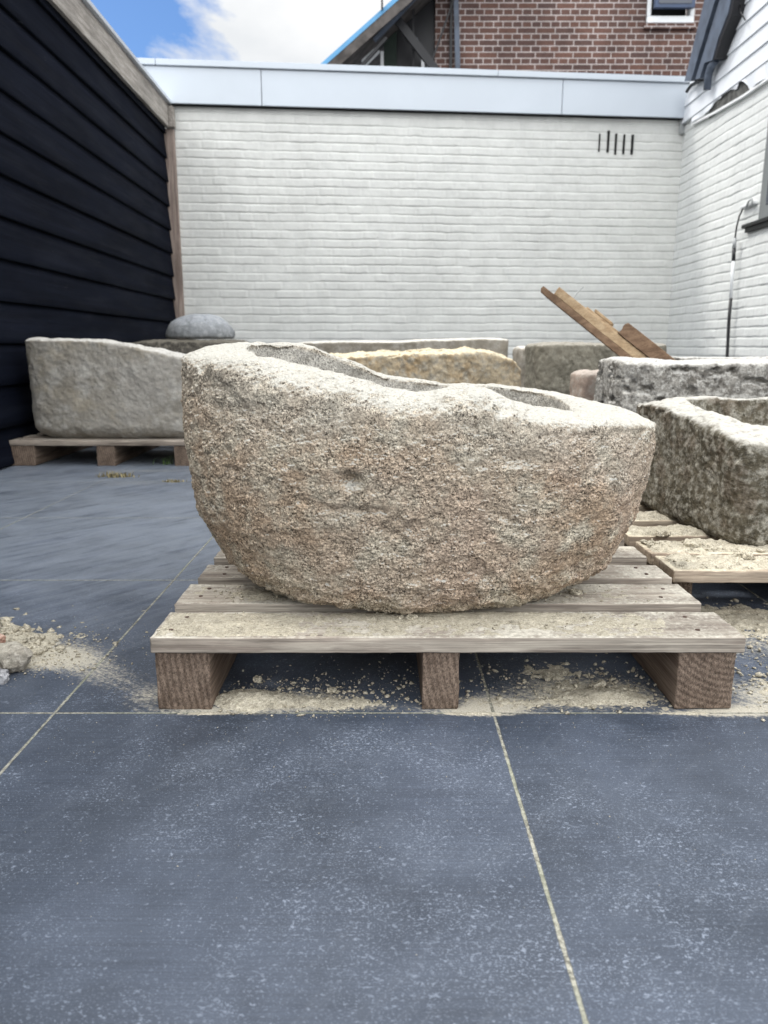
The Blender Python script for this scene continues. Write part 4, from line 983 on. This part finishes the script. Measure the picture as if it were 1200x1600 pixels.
tag(link('stone_powder', me, M_sand), 'beige stone powder drifted under and around the pallets', 'stone powder', kind='stuff')

ICO = None
def ico():
    import bmesh
    bm = bmesh.new(); bmesh.ops.create_icosphere(bm, subdivisions=1, radius=1)
    v = np.array([q.co[:] for q in bm.verts]); f = np.array([[q.index for q in t.verts] for t in bm.faces]); bm.free(); return v, f
IV, IF = ico()
def grit(name, pts, sizes, mat, label, cat, kind='stuff'):
    Vs, Fs = [], []
    for i, (p, s) in enumerate(zip(pts, sizes)):
        q = IV * (1 + 0.35 * rs.randn(len(IV), 1)) * (np.array([1, .85, .6]) * (1 + .25 * rs.randn(3)))
        a = rs.rand() * 6.28; c, sn = math.cos(a), math.sin(a); q = q @ np.array([[c, -sn, 0], [sn, c, 0], [0, 0, 1]])
        Vs.append(q * s + p); Fs.append(IF + i * len(IV))
    o = link(name, mesh(name, np.concatenate(Vs), np.concatenate(Fs)), mat, smooth=False)
    if kind: tag(o, label, cat, kind=kind)
    return o
def spot(n, cx, cy, sx, sy, z, s0, s1, clip=None):
    x = cx + rs.randn(n) * sx; y = cy + rs.randn(n) * sy
    s = s0 * np.exp(rs.rand(n) ** 2.5 * math.log(s1 / s0))
    m = np.ones(n, bool)
    if clip: m = (x > clip[0]) & (x < clip[1]) & (y > clip[2]) & (y < clip[3])
    return np.stack([x, y, z + s * .3], 1)[m], s[m]
A = [spot(900, -.12, 1.00, .09, .035, .001, .0006, .004, (-.235, .055, .93, 1.3)), spot(500, 0, 1.03, .14, .06, 0, .0005, .0022, (-.235, .055, .93, 1.3)),
     spot(900, .27, 1.03, .10, .05, .001, .0006, .004, (.105, .41, .94, 1.3)), spot(700, .60, 1.05, .1, .07, .001, .0006, .004, (.49, 2, .9, 1.5)),
     spot(900, .75, 1.24, .2, .09, .002, .0008, .006, (.49, 2, .9, 1.5)), spot(900, -.58, 1.16, .09, .05, .001, .0006, .003), spot(350, .1, .90, .45, .05, 0, .0003, .0009),
     spot(220, .1, .75, .5, .12, 0, .0003, .0008), spot(400, -.2, 1.3, .4, .3, 0, .0004, .0012, (-1, -.33, .5, 3)),
     spot(700, -.24, 1.0, .045, .025, top, .0004, .0016, (-.31, .4, .96, 1.055)), spot(1300, .12, 1.02, .11, .022, top, .0004, .0020, (-.31, .42, .96, 1.055)),
     spot(400, -.19, 1.13, .035, .02, top, .0005, .003, (-.31, .42, 1.095, 1.185)), spot(500, .25, 1.13, .1, .025, top, .0005, .003, (-.31, .45, 1.095, 1.185)),
     spot(900, .68, 1.31, .13, .025, top + .002, .0008, .005, (.51, 2, 1.267, 1.355)), spot(700, .62, 1.42, .1, .025, top + .002, .0008, .006, (.51, 2, 1.38, 1.462))]
grit('stone_grit', np.concatenate([a[0] for a in A]), np.concatenate([a[1] for a in A]), M_sand, 'loose beige stone grains scattered on tiles and planks', 'grit')
# rubble heap at the left edge
n = 520; x = -.70 + rs.randn(n) * .075; y = 1.19 + rs.randn(n) * .055
z = np.maximum(.045 * gauss(x, y, -.88, 1.18, .20, .10) + .012 * gauss(x, y, -.66, 1.165, .09, .055) - .004, 0)
s = .0025 * np.exp(rs.rand(n) ** 1.8 * math.log(4.2))
grit('rubble', np.stack([x, y, z], 1), s, M_sand, 'heap of beige stone chips lying on the tiles at the left edge', 'rubble')
def rock(loc, size, mat, label, seed, name='rock', group=None):
    def disp(V, N):
        d = fbm(V / size[0], 2.2, 3, .6, seed)[:, None]
        L = V / np.maximum(np.linalg.norm(V, axis=1)[:, None], 1e-6)
        return L * d * size[0] * .28
    o = round_box(name, size, min(size) * .30, min(size) / 3.2, mat, disp=disp)
    o.data.polygons.foreach_set('use_smooth', [False] * len(o.data.polygons))
    o.location = loc; o.rotation_euler = (random.Random(seed).uniform(-.3, .3), random.Random(seed + 1).uniform(-.3, .3), seed * 1.3)
    tag(o, label, 'stone', group); return o
rock((-.578, 1.085, .022), (.05, .045, .046), M_rock, 'grey brown lump of stone at the foot of the rubble heap', 3)
rock((-.572, 1.045, .010), (.028, .022, .021), stone_mat('white_grey_chip', [(0.14, .14, .15), (.25, .25, .26), (.42, .42, .43)], 6, .3, (.4, .4, .4), .3, .2, .001), 'small grey and white rock nearest the camera by the rubble heap', 5)
rock((-.62, 1.12, .035), (.035, .03, .02), M_rockpink, 'pink pebble on the rubble heap above the grey lump', 8)
chips = [((.040, 1.022, top + .003), (.014, .010, .006), 'larger of two pale chips on the front plank under the big trough'),
         ((.022, 1.025, top + .002), (.010, .008, .005), 'smaller of two pale chips on the front plank under the big trough'),
         ((.312, 1.025, .006), (.017, .013, .007), 'flat pale chip on the powder between the middle and right stringer'),
         ((.245, 1.05, .006), (.012, .010, .007), 'rounded chip on the powder just right of the middle stringer'),
         ((-.185, 1.03, .012), (.012, .010, .008), 'rounded beige lump in the powder beside the left stringer'),
         ((-.075, 1.005, .007), (.014, .011, .007), 'beige lump in the middle of the powder under the front pallet'),
         ((.30, 1.135, top + .003), (.018, .012, .008), 'dark edged chip on the second plank at the right side')]
for i, (p, s_, l) in enumerate(chips): rock(p, s_, M_sand, l, 20 + i, 'stone_chip')
for i, (x, y) in enumerate([(.71, 1.30), (.60, 1.42), (.57, 1.50), (.66, 1.33)]):
    rock((x, y, top + .006), (.035 - .004 * i, .026, .012), M_sand, ['flat beige flake on the front plank of the right pallet, nearest the mottled trough', 'beige flake on the second plank of the right pallet', 'beige flake at the back left of the right pallet near the big trough', 'beige flake on the front plank of the right pallet, left of the flat one'][i], 40 + i, 'stone_chip')

# ------------------------------------------------------------------ weeds in the joints
def weed(loc, n, hgt, spread, mt, label, seed):
    r = random.Random(seed); V = []; F = []
    for i in range(n):
        a = r.uniform(0, 6.28); bx, by = r.gauss(0, spread * .5), r.gauss(0, spread * .2); h = hgt * r.uniform(.3, 1); ln = r.uniform(.2, .9) * h * 1.2; wd = r.uniform(.0015, .003)
        px_, py_ = -math.sin(a) * wd, math.cos(a) * wd; k = len(V)
        for t in (0, .5, 1):
            cx, cy, cz = bx + math.cos(a) * ln * t * t, by + math.sin(a) * ln * t * t, h * t * (1 - .3 * t)
            ww = (1 - t) + .05
            V += [(cx - px_ * ww, cy - py_ * ww, cz), (cx + px_ * ww, cy + py_ * ww, cz)]
        F += [[k, k + 1, k + 3, k + 2], [k + 2, k + 3, k + 5, k + 4]]
    o = link('weed', mesh('weed', np.array(V), np.array(F)), mt, smooth=False); o.location = loc; tag(o, label, 'weed', 'weeds between the tiles')
weed((-1.03, 2.86, 0), 130, .034, .07, M_dry, 'tuft of dry olive weeds on the tiles in front of the left pallet', 1)
weed((-1.005, 2.88, 0), 1, .065, .003, M_weed, 'single upright green blade beside the dry tuft', 2)
weed((-.78, 2.745, 0), 60, .018, .04, M_dry, 'low dried weeds on the joint nearest the big trough', 3)
weed((-.93, 3.17, 0), 14, .06, .05, M_weed, 'thin green weed under the right half of the left pallet', 4)
